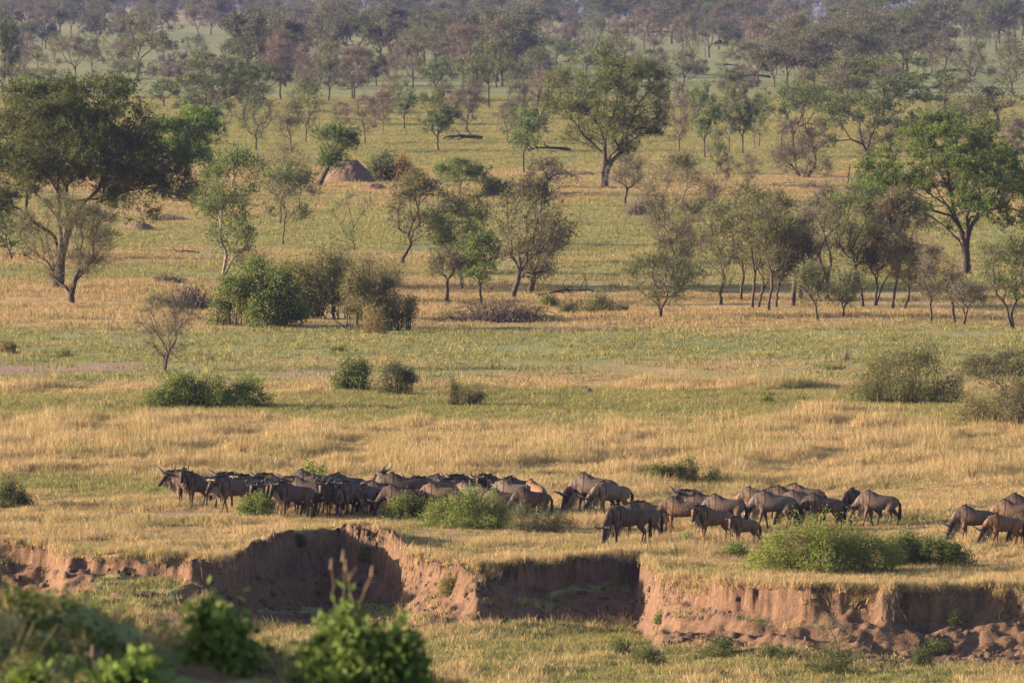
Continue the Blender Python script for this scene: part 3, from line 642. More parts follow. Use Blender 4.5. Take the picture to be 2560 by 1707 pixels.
# (kind, colour, base x, base y, crown left, crown right, crown top, own words if the tree stands out)
FAR = [
 ('feather', 'y', 640, 376, 604, 692, 245, ''), ('feather', 'o', 728, 382, 690, 760, 262, ''), ('feather', 'g', 765, 358, 712, 797, 204, ''),
 ('umbrella', 'n', 188, 200, 120, 222, 84, ''), ('umbrella', 'y', 230, 192, 196, 272, 92, ''), ('umbrella', 'o', 345, 205, 268, 404, 40, ''), ('umbrella', 'y', 335, 232, 284, 390, 148, ''),
 ('umbrella', 'y', 112, 246, 56, 172, 166, ''), ('thicket', 'p', 420, 194, 360, 472, 108, ''), ('feather', 'y', 490, 172, 462, 516, 90, ''), ('round', 'd', 10, 262, -30, 42, 66, 'dark tall tree cut by the left edge behind the huge acacia'),
 ('bare', 'n', 57, 173, 42, 72, 128, ''), ('round', 'd', 640, 150, 556, 690, 34, 'large grey-green tree with dark shaded side near the far tree line, left of centre'), ('bare', 'p', 515, 262, 484, 568, 150, ''),
 ('feather', 'd', 605, 252, 562, 652, 126, ''), ('bare', 'p', 700, 250, 640, 745, 120, ''), ('bare', 'p', 760, 248, 720, 792, 125, ''), ('feather', 'y', 823, 254, 784, 858, 120, ''), ('bare', 'p', 880, 250, 842, 915, 130, ''),
 ('umbrella', 'y', 470, 255, 440, 520, 208, ''), ('round', 'g', 410, 270, 375, 450, 205, ''), ('round', 'y', 480, 300, 430, 520, 240, ''), ('bare', 'p', 540, 300, 505, 570, 235, ''),
 ('round', 'g', 1094, 378, 1032, 1138, 238, 'round fresh green tree with a short leaning trunk beside the thick fallen log'), ('round', 'g', 1309, 434, 1256, 1360, 272, 'green round-headed tree with a thin straight trunk left of the twin-trunked acacia'),
 ('bare', 'p', 912, 362, 878, 948, 250, ''), ('bare', 'p', 958, 332, 932, 982, 236, ''), ('thicket', 'r', 960, 285, 924, 992, 194, 'rust-coloured dry bush among the purple trees'), ('round', 'y', 1010, 322, 966, 1032, 212, ''),
 ('bare', 'p', 1167, 332, 1130, 1212, 232, ''), ('bare', 'p', 1180, 300, 1150, 1215, 206, ''), ('umbrella', 'y', 1222, 270, 1140, 1272, 108, 'tall grey-green tree with a dark leaning trunk in the middle distance'), ('feather', 'd', 1240, 220, 1205, 1278, 110, ''),
 ('bare', 'p', 1157, 228, 1098, 1184, 74, ''), ('bare', 'p', 1281, 166, 1262, 1300, 98, ''), ('round', 'y', 1060, 155, 1005, 1124, 36, ''), ('bare', 'p', 885, 252, 838, 930, 128, ''), ('feather', 'n', 1033, 222, 1000, 1060, 120, ''),
 ('umbrella', 'g', 1090, 255, 1046, 1132, 148, ''), ('thicket', 'y', 1300, 300, 1254, 1345, 208, ''), ('thicket', 'r', 1352, 300, 1312, 1384, 178, 'dry orange-brown bush left of the twin-trunked acacia'), ('thicket', 'y', 1300, 232, 1262, 1350, 152, ''),
 ('umbrella', 'd', 895, 160, 816, 976, 32, 'wide dark green acacia with many thin limbs left of centre near the far tree line'), ('umbrella', 'g', 1390, 168, 1338, 1430, 92, ''), ('thicket', 'p', 1425, 130, 1376, 1470, 45, ''), ('thicket', 'y', 1485, 128, 1440, 1530, 38, ''),
 ('feather', 'y', 1706, 236, 1668, 1752, 134, ''), ('bare', 'p', 1706, 136, 1672, 1742, 48, ''), ('umbrella', 'y', 1620, 210, 1580, 1670, 120, ''), ('bare', 'p', 1650, 215, 1630, 1690, 130, ''),
 ('bare', 'p', 1698, 384, 1662, 1738, 228, ''), ('round', 'g', 1761, 396, 1722, 1802, 224, 'green round-headed tree on a bare dark trunk right of the twin-trunked acacia'), ('feather', 'y', 1823, 382, 1796, 1850, 230, ''), ('round', 'y', 1857, 380, 1820, 1892, 222, ''),
 ('feather', 'y', 1886, 370, 1868, 1910, 240, ''), ('feather', 'o', 1899, 369, 1880, 1925, 250, ''), ('umbrella', 'g', 1982, 376, 1892, 2070, 204, 'wide flat-topped green acacia above the purple thicket'),
 ('thicket', 'p', 2010, 442, 1928, 2092, 296, 'dense purple-brown thicket with a matted dark base'), ('umbrella', 'g', 2205, 318, 2052, 2338, 145, 'very broad smooth umbrella acacia in the right distance'), ('umbrella', 'd', 2169, 427, 2112, 2330, 228, 'broad olive umbrella acacia below the very broad one'),
 ('thicket', 'k', 2450, 345, 2334, 2600, 194, 'large dark lumpy evergreen above the right-edge acacia'), ('umbrella', 'd', 2268, 150, 2162, 2368, -28, 'tall spreading acacia on the far slope at upper right'), ('feather', 'g', 1792, 438, 1776, 1818, 330, ''),
 ('bare', 'n', 1815, 465, 1800, 1834, 388, ''), ('bare', 'o', 1870, 470, 1850, 1905, 392, ''), ('bare', 'p', 2020, 212, 1986, 2060, 95, ''), ('umbrella', 'd', 2030, 205, 1995, 2080, 92, ''), ('bare', 'p', 1893, 202, 1868, 1922, 60, ''),
 ('bare', 'n', 1991, 155, 1955, 2030, 45, ''), ('feather', 'n', 2129, 150, 2100, 2160, 25, ''), ('bare', 'p', 2117, 152, 2090, 2140, 40, ''), ('bare', 'p', 2175, 155, 2140, 2215, 35, ''), ('thicket', 'p', 2060, 112, 2022, 2096, 18, ''),
 ('umbrella', 'd', 1823, 92, 1764, 1880, -35, 'dark flat-topped tree on a thick trunk against the blue hills, right of centre'), ('round', 'y', 1816, 262, 1778, 1850, 170, ''), ('bare', 'n', 2104, 328, 2050, 2140, 170, ''), ('thicket', 'y', 2430, 192, 2384, 2490, 78, ''),
 ('feather', 'y', 2529, 232, 2490, 2575, 110, ''), ('feather', 'n', 2362, 194, 2310, 2390, 85, ''), ('bare', 'p', 2330, 185, 2300, 2352, 120, ''), ('umbrella', 'd', 2520, 130, 2460, 2600, -20, ''), ('feather', 'd', 2490, 130, 2455, 2520, 15, ''),
 ('bare', 'p', 1560, 160, 1530, 1600, 60, ''), ('bare', 'n', 1610, 128, 1580, 1640, 30, ''), ('round', 'k', 1668, 85, 1630, 1700, 22, ''), ('bare', 'p', 2170, 420, 2140, 2200, 330, ''), ('bare', 'p', 2215, 240, 2190, 2250, 170, ''),
 ('round', 'y', 2120, 300, 2066, 2150, 160, ''), ('bare', 'p', 60, 330, 20, 100, 260, ''), ('feather', 'y', 560, 330, 530, 590, 260, ''), ('bare', 'p', 1400, 250, 1370, 1440, 180, ''), ('bare', 'n', 850, 330, 826, 880, 262, ''),
 ('round', 'y', 700, 200, 650, 745, 110, ''), ('umbrella', 'd', 760, 150, 720, 800, 70, ''), ('feather', 'y', 1340, 215, 1310, 1372, 130, ''), ('bare', 'p', 980, 240, 955, 1006, 150, ''), ('round', 'd', 940, 215, 905, 972, 130, ''),
 ('thicket', 'y', 2290, 345, 2230, 2350, 285, ''), ('feather', 'o', 2230, 420, 2205, 2262, 300, ''), ('bare', 'p', 2540, 420, 2500, 2580, 310, ''), ('round', 'g', 1745, 300, 1715, 1775, 226, ''), ('bare', 'p', 300, 195, 275, 330, 115, ''),
 ('bare', 'p', 1268, 355, 1240, 1300, 265, ''), ('umbrella', 'n', 560, 210, 530, 600, 140, ''), ('bare', 'p', 1110, 300, 1085, 1140, 215, ''), ('feather', 'y', 1640, 300, 1612, 1676, 212, ''), ('bare', 'p', 1730, 330, 1700, 1760, 250, ''),
]
rng = np.random.default_rng(5)
# the far tree line on the ridge, traced in broad strokes
ridge = [(981, 69, 'feather', 'd'), (1014, 76, 'umbrella', 'k'), (1147, 78, 'feather', 'd'), (1255, 80, 'umbrella', 'k'), (1236, 83, 'feather', 'd'), (1211, 80, 'feather', 'n'), (1568, 84, 'umbrella', 'k'), (1584, 84, 'umbrella', 'k'), (1595, 85, 'feather', 'k'),
 (1500, 74, 'round', 'd'), (185, 61, 'umbrella', 'k'), (212, 62, 'umbrella', 'k'), (237, 55, 'feather', 'd'), (62, 62, 'bare', 'p'), (20, 58, 'round', 'd'), (275, 50, 'bare', 'n'), (345, 42, 'umbrella', 'd'), (375, 45, 'round', 'k'), (415, 48, 'bare', 'p'),
 (465, 46, 'umbrella', 'd'), (480, 48, 'round', 'k'), (540, 30, 'feather', 'n'), (527, 88, 'bare', 'n'), (420, 78, 'bare', 'n'), (708, 78, 'umbrella', 'd'), (748, 80, 'feather', 'n'), (790, 82, 'feather', 'n'), (840, 40, 'round', 'd'), (880, 42, 'feather', 'd'), (913, 45, 'umbrella', 'd'),
 (1040, 48, 'thicket', 'd'), (1100, 40, 'bare', 'r'), (1180, 42, 'round', 'd'), (1290, 45, 'bare', 'p'), (1330, 92, 'feather', 'o'), (1350, 90, 'umbrella', 'd'), (1375, 60, 'round', 'd'), (1405, 58, 'thicket', 'y'), (1440, 52, 'umbrella', 'd'), (1530, 48, 'feather', 'y'),
 (1640, 70, 'round', 'd'), (1670, 66, 'bare', 'p'), (1725, 80, 'round', 'k'), (1758, 90, 'round', 'n'), (1848, 62, 'feather', 'd'), (1868, 62, 'bare', 'n'), (1897, 62, 'round', 'n'), (1950, 58, 'feather', 'y'), (1975, 55, 'bare', 'p'), (2010, 52, 'feather', 'd'), (2040, 50, 'bare', 'p'), (2085, 56, 'round', 'y'),
 (2130, 60, 'bare', 'y'), (2414, 84, 'feather', 'd'), (2390, 66, 'bare', 'p'), (2450, 68, 'round', 'd'), (2560, 90, 'umbrella', 'd'), (2360, 58, 'bare', 'n'), (100, 40, 'thicket', 'd'), (140, 38, 'round', 'k'), (310, 38, 'round', 'd'), (640, 34, 'round', 'd'), (600, 30, 'umbrella', 'd'), (660, 36, 'bare', 'n')]
FARX = []
for (px, py, kd, c) in ridge:
    s = (py + 100) / HC; hgt = rng.uniform(9, 14) * (.75 if kd in ('bare', 'thicket') else 1); wd = hgt * KW[kd] / 8 * rng.uniform(.85, 1.15)
    FARX.append((kd, c, px, py, px - wd * s / 2, px + wd * s / 2, py - hgt * s, 'R'))
# scattered trees between the traced ones
spots = [(f[2], f[3], f[5] - f[4]) for f in FAR]
tries = 0; extra = 0
while extra < 80 and tries < 4000:
    tries += 1
    py = rng.uniform(48, 330) ** 1.0; px = rng.uniform(-20, 2580)
    if py > 210 and (px < 420 or 1340 < px < 1700 or px > 2300): continue
    if py > 270 and rng.uniform() < .5: continue
    dens = float(vn(np.array([px / 210]), np.array([py / 55]), 7)[0])
    if dens < .42: continue
    if any(abs(px - a) < 26 and abs(py - b) < 13 for a, b, _ in spots): continue
    s = (py + 100) / HC; kd = rng.choice(['bare', 'bare', 'feather', 'feather', 'round', 'umbrella', 'thicket']); c = {'bare': 'pppn', 'feather': 'yydo', 'round': 'ydg', 'umbrella': 'ydo', 'thicket': 'py'}[kd]
    c = c[int(rng.integers(len(c)))]
    hgt = rng.uniform(4.5, 9.0) * (.55 if kd == 'thicket' else 1); wd = hgt * KW[kd] / 8 * rng.uniform(.8, 1.1)
    FARX.append((kd, c, px, py, px - wd * s / 2, px + wd * s / 2, py - hgt * s, '')); spots.append((px, py, wd * s)); extra += 1
LAND = [(140, 720, 'the huge dark acacia'), (1509, 468, 'the twin-trunked acacia'), (2414, 688, 'the right-edge acacia'), (1094, 378, 'the round fresh green tree'), (882, 455, 'the termite mound'),
        (2010, 442, 'the purple thicket'), (2205, 318, 'the very broad umbrella acacia'), (2268, 150, 'the tall far-slope acacia'), (1222, 270, 'the tree with dark leaning trunk'), (895, 160, 'the wide dark green acacia'),
        (640, 150, 'the large grey-green tree'), (455, 492, 'the bright green leafy tree'), (1823, 92, 'the dark tree against the hills'), (1982, 376, 'the wide flat-topped green acacia'), (960, 285, 'the rust-coloured bush'), (2450, 345, 'the dark lumpy evergreen')]
ORD = ['nearest', 'second nearest', 'third nearest', 'fourth nearest', 'fifth nearest', 'sixth nearest', 'seventh nearest']
def plant_far():
    items = FAR + FARX
    words = []
    for it in items:
        words.append('%s %s' % (COLN[it[1]][1], KNAME[it[0]]))
    def rel(it, L):
        dx, dy = it[2] - L[0], it[3] - L[1]
        side = 'left' if dx < 0 else 'right'
        if dy < -12: return ('behind and %s of %s' % (side, L[2])) if abs(dx) > 30 else 'straight behind %s' % L[2]
        if dy > 12: return ('in front and %s of %s' % (side, L[2])) if abs(dx) > 30 else 'straight in front of %s' % L[2]
        return 'level with and %s of %s' % (side, L[2])
    labels = [None] * len(items); sky_order = {}
    for i, it in enumerate(items):
        if it[7] == 'R': sky_order.setdefault(words[i], []).append(i)
    num = ['first', 'second', 'third', 'fourth', 'fifth', 'sixth', 'seventh', 'eighth', 'ninth', 'tenth', 'eleventh', 'twelfth', 'thirteenth', 'fourteenth']
    for wds, ids in sky_order.items():
        ids.sort(key=lambda j: items[j][2])
        for r, j in enumerate(ids):
            labels[j] = 'only %s in the far tree line' % wds if len(ids) == 1 else '%s from the left of the %ss in the far tree line' % (num[r], wds)
    for i, it in enumerate(items):
        if labels[i]: continue
        if len(it[7]) > 2: labels[i] = it[7]; continue
        ls = sorted(LAND, key=lambda L: abs(it[2] - L[0]) + 1.6 * abs(it[3] - L[1]))
        best = None
        for L in ls[:7]:
            if (L[0], L[1]) == (it[2], it[3]): continue
            rr = rel(it, L)
            same = [j for j in range(len(items)) if items[j][7] != 'R' and len(items[j][7]) < 3 and words[j] == words[i] and rel(items[j], L) == rr]
            same.sort(key=lambda j: (items[j][2] - L[0]) ** 2 + (2 * (items[j][3] - L[1])) ** 2)
            k = same.index(i)
            cand = ('%s %s' % (words[i], rr)) if len(same) == 1 else ('%s %s %s' % (ORD[min(k, 6)], words[i], rr))
            if best is None or k < best[0]: best = (k, cand)
            if k == 0: break
        labels[i] = best[1]
    for i, it in enumerate(items):
        kd, c, px, py, x0, x1, yt, _ = it
        s = (py + 100) / HC
        W = (x1 - x0) / s * 1.15; H = (py - yt) / s * 1.06
        tm, cm = KIT[kd, int(rng.integers(4))]
        col = np.array(COLN[c][0]) * np.array([1., 1.12, 1.06]) * rng.uniform(.85, 1.15)
        plant({'umbrella': 'acacia_tree', 'thicket': 'bushy_tree', 'bare': 'bare_tree'}.get(kd, 'tree'), labels[i], 'tree', px, py, tm, cm, col, rz=rng.choice([0, math.pi]) + rng.uniform(-.4, .4),
              sc=(W / KW[kd], (W / KW[kd] * .6 + H / 8 * .4), H / 8), group='trees scattered over the far savanna')
plant_far()

# dead wood
def sticks(seed, segs, mat=None, name='fallen_branch', sides=6):
    P0 = np.array([s[0] for s in segs], float); P1 = np.array([s[1] for s in segs], float)
    V, Q = tubes(P0, P1, np.array([s[2] for s in segs]), np.array([s[3] for s in segs]), sides)
    return mesh_np(name, V, Q, [mat or M_DEAD], smooth=True)
def fallen(label, px, py, x0, x1, ytop, seed, thick=.28, tip=1, mat=None, fork=7):
    """a fallen trunk lying on its broken limbs; tip = +1 when the butt lies at the right"""
    s = (py + 100) / HC; L = (x1 - x0) / s; H = (py - ytop) / s; rng = np.random.default_rng(seed); segs = []
    a = np.array([L / 2 * tip, 0, thick * .6]); b = np.array([-L / 2 * tip, rng.uniform(-1, 1), H * .3]); thick *= .62
    main = [a + (b - a) * t + np.array([0, 0, math.sin(t * 3) * H * .1]) + rng.normal(size=3) * L * .012 for t in np.linspace(0, 1, 8)]
    for i in range(7): segs.append((main[i], main[i + 1], thick * (1 - i * .1), thick * (.9 - i * .1)))
    for k in range(fork):
        t = int(rng.integers(2, 8)); p = main[t]; ln = L * rng.uniform(.18, .4); d = unit(np.array([-tip * rng.uniform(.2, 1), rng.uniform(-.8, .8), rng.uniform(-.5, .9)]))
        q = p + d * ln * .5 + rng.normal(size=3) * .1; e = q + unit(d + rng.normal(size=3) * .45) * ln * .6
        q[2] = max(q[2], .06); e[2] = max(e[2], .02)
        r = thick * .45 * rng.uniform(.6, 1.1); segs += [(p, q, r, r * .75), (q, e, r * .75, r * .25)]
        for _ in range(2):
            f = q + (e - q) * rng.uniform(.3, .9); g = f + unit(d + rng.normal(size=3) * .8) * ln * .3; g[2] = max(g[2], .02); segs.append((f, g, r * .35, r * .12))
    x, y, z = ground_xyz(px, py)
    t = thing('fallen_tree', label, 'fallen tree', (x, y, z)); put('trunk', sticks(seed, segs, mat or M_CHAR), t)
def brush_pile(label, px, py, x0, x1, ytop, seed, n=160, mat=None, cat='brush pile'):
    s = (py + 100) / HC; L = (x1 - x0) / s; H = (py - ytop) / s; rng = np.random.default_rng(seed); segs = []
    for k in range(n):
        a = rng.uniform(-1, 1); p = np.array([a * L * .48, rng.uniform(-.5, .5) * L * .4, 0.0]); top = H * (1 - .7 * a * a) * rng.uniform(.3, 1.0)
        d = np.array([rng.choice([-1, 1]) * rng.uniform(.4, 1.2), rng.uniform(-.6, .6), 0]); m = p + d * L * .11 + np.array([0, 0, top]); e = m + d * L * .13 + np.array([0, 0, -top * rng.uniform(.1, .7)])
        r = rng.uniform(.007, .02) * (1 + H * .25); segs += [(p, (p + m) / 2 + np.array([0, 0, top * .15]), r, r * .8), ((p + m) / 2 + np.array([0, 0, top * .15]), m, r * .8, r * .6), (m, e, r * .6, r * .25)]
    x, y, z = ground_xyz(px, py)
    tag(put('brush_pile', sticks(seed, segs, mat or M_DEAD, 'brush_pile', 4), loc=(x, y, z)), label, cat)
fallen('thick black fallen log with broken limbs beside the round fresh green tree', 1158, 352, 1108, 1203, 318, 1, .5, 1)
fallen('black fallen trunk lying left of the foot of the twin-trunked acacia', 1380, 378, 1330, 1426, 352, 2, .35, 1)
fallen('dead dark forked branch lying by the feathery trees, left of the termite mound', 850, 338, 808, 910, 288, 3, .22, -1)
fallen('fallen dark branch trailing from the right foot of the middle clump', 1405, 742, 1350, 1468, 694, 4, .14, -1, fork=11)
fallen('long thin fallen log on the far ridge, left of centre', 1000, 82, 968, 1034, 58, 5, .45, -1)
fallen('bent fallen branch on the far ridge, right of centre', 1645, 86, 1618, 1674, 62, 6, .45, -1)
fallen('dark fallen log with one upright snag on the far slope at right', 1892, 196, 1858, 1926, 174, 7, .4, 1)
fallen('thin fallen log on the open grass below the dark grazing animal', 1824, 168, 1786, 1864, 153, 8, .28, 1)
fallen('dark arched fallen log under the tall far-slope acacia', 2380, 186, 2340, 2414, 158, 9, .5, -1)
fallen('small dark fallen log at the left edge behind the huge acacia', 34, 232, 10, 64, 218, 10, .5, 1)
fallen('thin grey fallen branch in the grass below the small flat tree', 1965, 462, 1925, 2002, 446, 11, .1, -1)
fallen('low dark dead stump with roots at left, in front of the bright green tree', 470, 634, 448, 500, 612, 12, .12, 1)
brush_pile('big heap of dry purple-grey brushwood in front of the middle clump', 1250, 806, 1130, 1378, 742, 20, 330)
brush_pile('dry brushwood heap left of the creeper thicket', 475, 776, 420, 530, 704, 21, 240)
brush_pile('low dark brush mound behind the dry brushwood heap', 420, 706, 382, 460, 678, 22, 120)
brush_pile('low brown brush mound on the straw between the saplings', 2027, 512, 1990, 2062, 492, 23, 120)
brush_pile('small round brush clump around a dead stem right of the purple thicket', 2030, 474, 2006, 2056, 450, 24, 110)
brush_pile('small thin brush heap left of the right-edge acacia', 2177, 468, 2140, 2200, 450, 25, 70)
brush_pile('low brown brush mound left of the twin-trunked acacia', 1463, 438, 1440, 1486, 426, 26, 80)
brush_pile('flat dark brush heap left of the tall loose green tree', 420, 552, 384, 465, 533, 27, 110)
brush_pile('rusty dry brush at the foot of the tall olive tree', 1600, 540, 1560, 1642, 490, 28, 200, M_TWIG)
def snag(label, px, py, ytop, seed):
    s = (py + 100) / HC; H = (py - ytop) / s; rng = np.random.default_rng(seed); segs = []; p = np.array([0., 0, -.1])
    for i in range(5):
        q = p + np.array([rng.normal() * .09 * H * .5, 0, H / 5]); segs.append((p, q, .11 * (1 - i * .14), .11 * (.86 - i * .14))); p = q
        if i > 1: segs.append((q, q + np.array([rng.normal() * .3, rng.normal() * .3, .25]) * H * .3, .04, .015))
    x, y, z = ground_xyz(px, py); t = thing('dead_tree', label, 'dead tree', (x, y, z)); put('trunk', sticks(seed, segs, M_BARK), t)
snag('leaning dead snag on the open straw right of the purple thicket', 2119, 464, 411, 1)
snag('thin leaning dead stem on the far grass beside a grazing animal', 1763, 144, 107, 2)
snag('short dead stem behind the bare many-stemmed tree on open grass', 2014, 330, 296, 3)

def far_woodland():
    """the far wood behind the countable trees reads as one mass: one scattered object"""
    lib = bpy.data.collections.new('woodland_library'); cols = {'umbrella': (.09, .10, .062), 'round': (.08, .09, .055), 'feather': (.11, .115, .075), 'bare': (.125, .085, .083), 'thicket': (.12, .09, .082)}
    for i, (kd, k) in enumerate(sorted(KIT)):
        if k > 1: continue
        tm, cm = KIT[kd, k]; n1 = len(tm.vertices); n2 = len(cm.vertices)
        V = np.zeros((n1 + n2, 3), np.float32); a = np.zeros(n1 * 3, np.float32); tm.vertices.foreach_get('co', a); V[:n1] = a.reshape(-1, 3); a = np.zeros(n2 * 3, np.float32); cm.vertices.foreach_get('co', a); V[n1:] = a.reshape(-1, 3)
        q1 = np.zeros(len(tm.loops), np.int32); tm.loops.foreach_get('vertex_index', q1); q2 = np.zeros(len(cm.loops), np.int32); cm.loops.foreach_get('vertex_index', q2); mi = np.zeros(len(cm.polygons), np.int32); cm.polygons.foreach_get('material_index', mi)
        t2 = np.zeros(n2, np.float32); cm.attributes['tint'].data.foreach_get('value', t2)
        M = leaf_mat('woodland_leaf_' + kd) if k == 0 else cols[kd + '_m']
        if k == 0:
            cols[kd + '_m'] = M
            for nd in M.node_tree.nodes:
                if nd.type == 'OBJECT_INFO':
                    for l in list(nd.outputs['Color'].links): s_ = l.to_socket; M.node_tree.links.remove(l); s_.default_value = (*cols[kd], 1)
        me = mesh_np('woodland_tree', V, np.concatenate([q1.reshape(-1, 4), q2.reshape(-1, 4) + n1]), [M, M_TWIG, M_BARK], np.concatenate([np.full(len(tm.polygons), 2), mi]), {'tint': np.concatenate([np.full(n1, .5), t2])})
        o = bpy.data.objects.new('%02d_%s' % (i, kd), me); lib.objects.link(o)
    g = np.random.default_rng(12); P = []; vi = []; sc = []; kinds = sorted(k for k in KIT if k[1] < 2)
    while len(P) < 480:
        py = 22 + 200 * g.uniform(0, 1) ** 1.15 if len(P) < 330 else g.uniform(14, 62); px = g.uniform(-150, 2710)
        if float(vn(np.array([px / 170]), np.array([py / 38]), 17)[0]) < (.40 if py > 95 else .16): continue
        if py > 150 and (600 > px > 250 or 1380 < px < 1660): continue
        k = int(g.choice(10)); kd = kinds[k][0]; h = g.uniform(6, 12) * (.5 if kd == 'thicket' else .8 if kd == 'bare' else 1) / 8
        x, y, z = ground_xyz(px, py); P.append((x, y, z - .05)); vi.append(k); sc.append((h * g.uniform(.9, 1.25), h, h))
    me = bpy.data.meshes.new('far_woodland'); me.vertices.add(len(P)); me.vertices.foreach_set('co', np.asarray(P, np.float32).ravel())
    me.attributes.new('vi', 'INT', 'POINT').data.foreach_set('value', np.asarray(vi, np.int32))
    r = np.zeros((len(P), 3), np.float32); r[:, 2] = g.uniform(0, 6.28, len(P)); me.attributes.new('rot', 'FLOAT_VECTOR', 'POINT').data.foreach_set('vector', r.ravel())
    me.attributes.new('scl', 'FLOAT_VECTOR', 'POINT').data.foreach_set('vector', np.asarray(sc, np.float32).ravel())
    o = put('far_woodland', me); m = o.modifiers.new('scatter', 'NODES'); m.node_group = scatter_group(lib)
    tag(o, 'far-off purplish and grey-green woodland thickening towards the blue hills', 'woodland', kind='stuff')
far_woodland()
# ------------------------------------------------------------------ bushes, mounds
def bush_meshes(seed, lumps, n, leaf_l, leaf_w, sig=.09, clump=10, stems=14, stem_r=.012, yaxis=.7, sprig=0, flat=.35, fill=.0):
    """lumps: (x, y, height, half width, base z) in metres; leaves gather in sprays over the lumps' skins"""
    rng = np.random.default_rng(seed); L = np.array(lumps, float); L[:, 2] *= 1.2; sub = []
    for l in L:
        sub.append((l[0], l[1], l[2] * .86, l[3] * .84, l[4]))
        for _ in range(8):
            a = rng.uniform(0, 2 * math.pi); e = rng.uniform(.1, 1.0); c = math.sqrt(max(1 - e * e, 0)); f = rng.uniform(.26, .42)
            sub.append((l[0] + math.cos(a) * c * l[3] * .74, l[1] + math.sin(a) * c * l[3] * .74 * yaxis, l[2] * f, l[3] * f, l[4] + e * l[2] * .74))
    L = np.array(sub)
    L = L
    area = L[:, 2] * L[:, 3] + .2 * L[:, 3] ** 2; k = rng.choice(len(L), n, p=area / area.sum())
    v = rdir(rng, n); v[:, 2] = v[:, 2] * .55 + .45 * np.abs(v[:, 2])
    ang = np.arctan2(v[:, 1], v[:, 0])
    bump = .78 + .34 * fbm(ang * 1.4 + k * 7, v[:, 2] * 2.2 + k * 3, seed, 3)
    q = rng.uniform(.0, 1, n) ** .3 * bump
    Cn = np.stack([L[k, 0] + v[:, 0] * q * L[k, 3], L[k, 1] + v[:, 1] * q * L[k, 3] * yaxis, L[k, 4] + np.maximum(v[:, 2], -.6 * (L[k, 4] > .05)) * q * L[k, 2]], 1)
    out = unit(v + rdir(rng, n) * .5 + np.array([0, 0, .3])); parts = []
    b = np.repeat(np.arange(n), clump); m = len(b); ct = rng.uniform(.1, .9, n)
    P = Cn[b] + out[b] * rng.uniform(-1, 1.2, m)[:, None] * sig * 1.6 + rng.normal(size=(m, 3)) * sig
    P[:, 2] = np.maximum(P[:, 2], .02)
    Lv = unit(out[b] * .8 + rdir(rng, m)); Nv = unit(rdir(rng, m) + np.array([0, 0, flat * 2]))
    V, Q = leaves(P, Lv, Nv, leaf_l * rng.uniform(.6, 1.3, m), leaf_w * rng.uniform(.6, 1.3, m))
    parts.append((V, Q, 0, np.repeat(np.clip(ct[b] + rng.normal(size=m) * .18, 0, 1), 4)))
    if sprig:
        i = rng.choice(n, sprig); P0 = Cn[i] - out[i] * sig * 4; d = unit(out[i] + rdir(rng, sprig) * .5 + np.array([0, 0, .3]))
        V, Q = strips(P0, P0 + d * (sig * 9 * rng.uniform(.5, 1.2, sprig))[:, None], np.full(sprig, leaf_w * .22), rng); parts.append((V, Q, 1, np.full(len(V), .5)))
    V, Q, M, T = cat_geo(parts)
    fm = mesh_np('foliage', V, Q, [M_LEAF, M_TWIG], M, {'tint': T})
    i = rng.choice(n, stems * 3); S0 = []; S1 = []; R0 = []; R1 = []
    for j in i:
        l = L[k[j]]; b0 = np.array([l[0] + rng.normal() * l[3] * .25, l[1] + rng.normal() * .2 * l[3], -.06]); e = Cn[j]; md = (b0 + e) / 2 + rng.normal(size=3) * .12 * l[2]
        S0 += [b0, md]; S1 += [md, e]; R0 += [stem_r * 1.4, stem_r]; R1 += [stem_r, stem_r * .4]
    V, Q = tubes(np.array(S0), np.array(S1), np.array(R0), np.array(R1), 4)
    return fm, mesh_np('stems', V, Q, [M_BARK], smooth=True)
def bush(label, lumps_px, color, seed, leaf=.07, n=900, name='bush', cat='bush', near=False, group=None, **kw):
    """lumps in picture measure: (centre px, base py, top py, half width px)"""
    n = int(n * 1.15); leaf *= 1.4; color = tuple(c * m for c, m in zip(color, (1.35, 1.4, 1.15)))
    if 'sprig' in kw: kw['sprig'] = int(kw['sprig'] * 1.6)
    kw['sig'] = kw.get('sig', .09) * 1.25
    px = sum(l[0] for l in lumps_px) / len(lumps_px); py = max(l[1] for l in lumps_px)
    s = (py + 100) / HC; x, y, z = ground_xyz(px, py); hs = kw.pop('hs', 1)
    rng = np.random.default_rng(seed + 999)
    lm = [((l[0] - px) / s, (py - l[1]) / s * rng.uniform(.3, 1.0) * 3, (l[1] - l[2] - (l[4] if len(l) > 4 else 0)) / s * hs, l[3] / s, (l[4] if len(l) > 4 else 0) / s) for l in lumps_px]
    fm, sm = bush_meshes(seed, lm, n, leaf, leaf * kw.pop('aspect', .5), **kw)
    t = thing(name, label, cat, (x, y, z), group=group)
    put('foliage', fm, t, color=color); put('stems', sm, t)
    return t
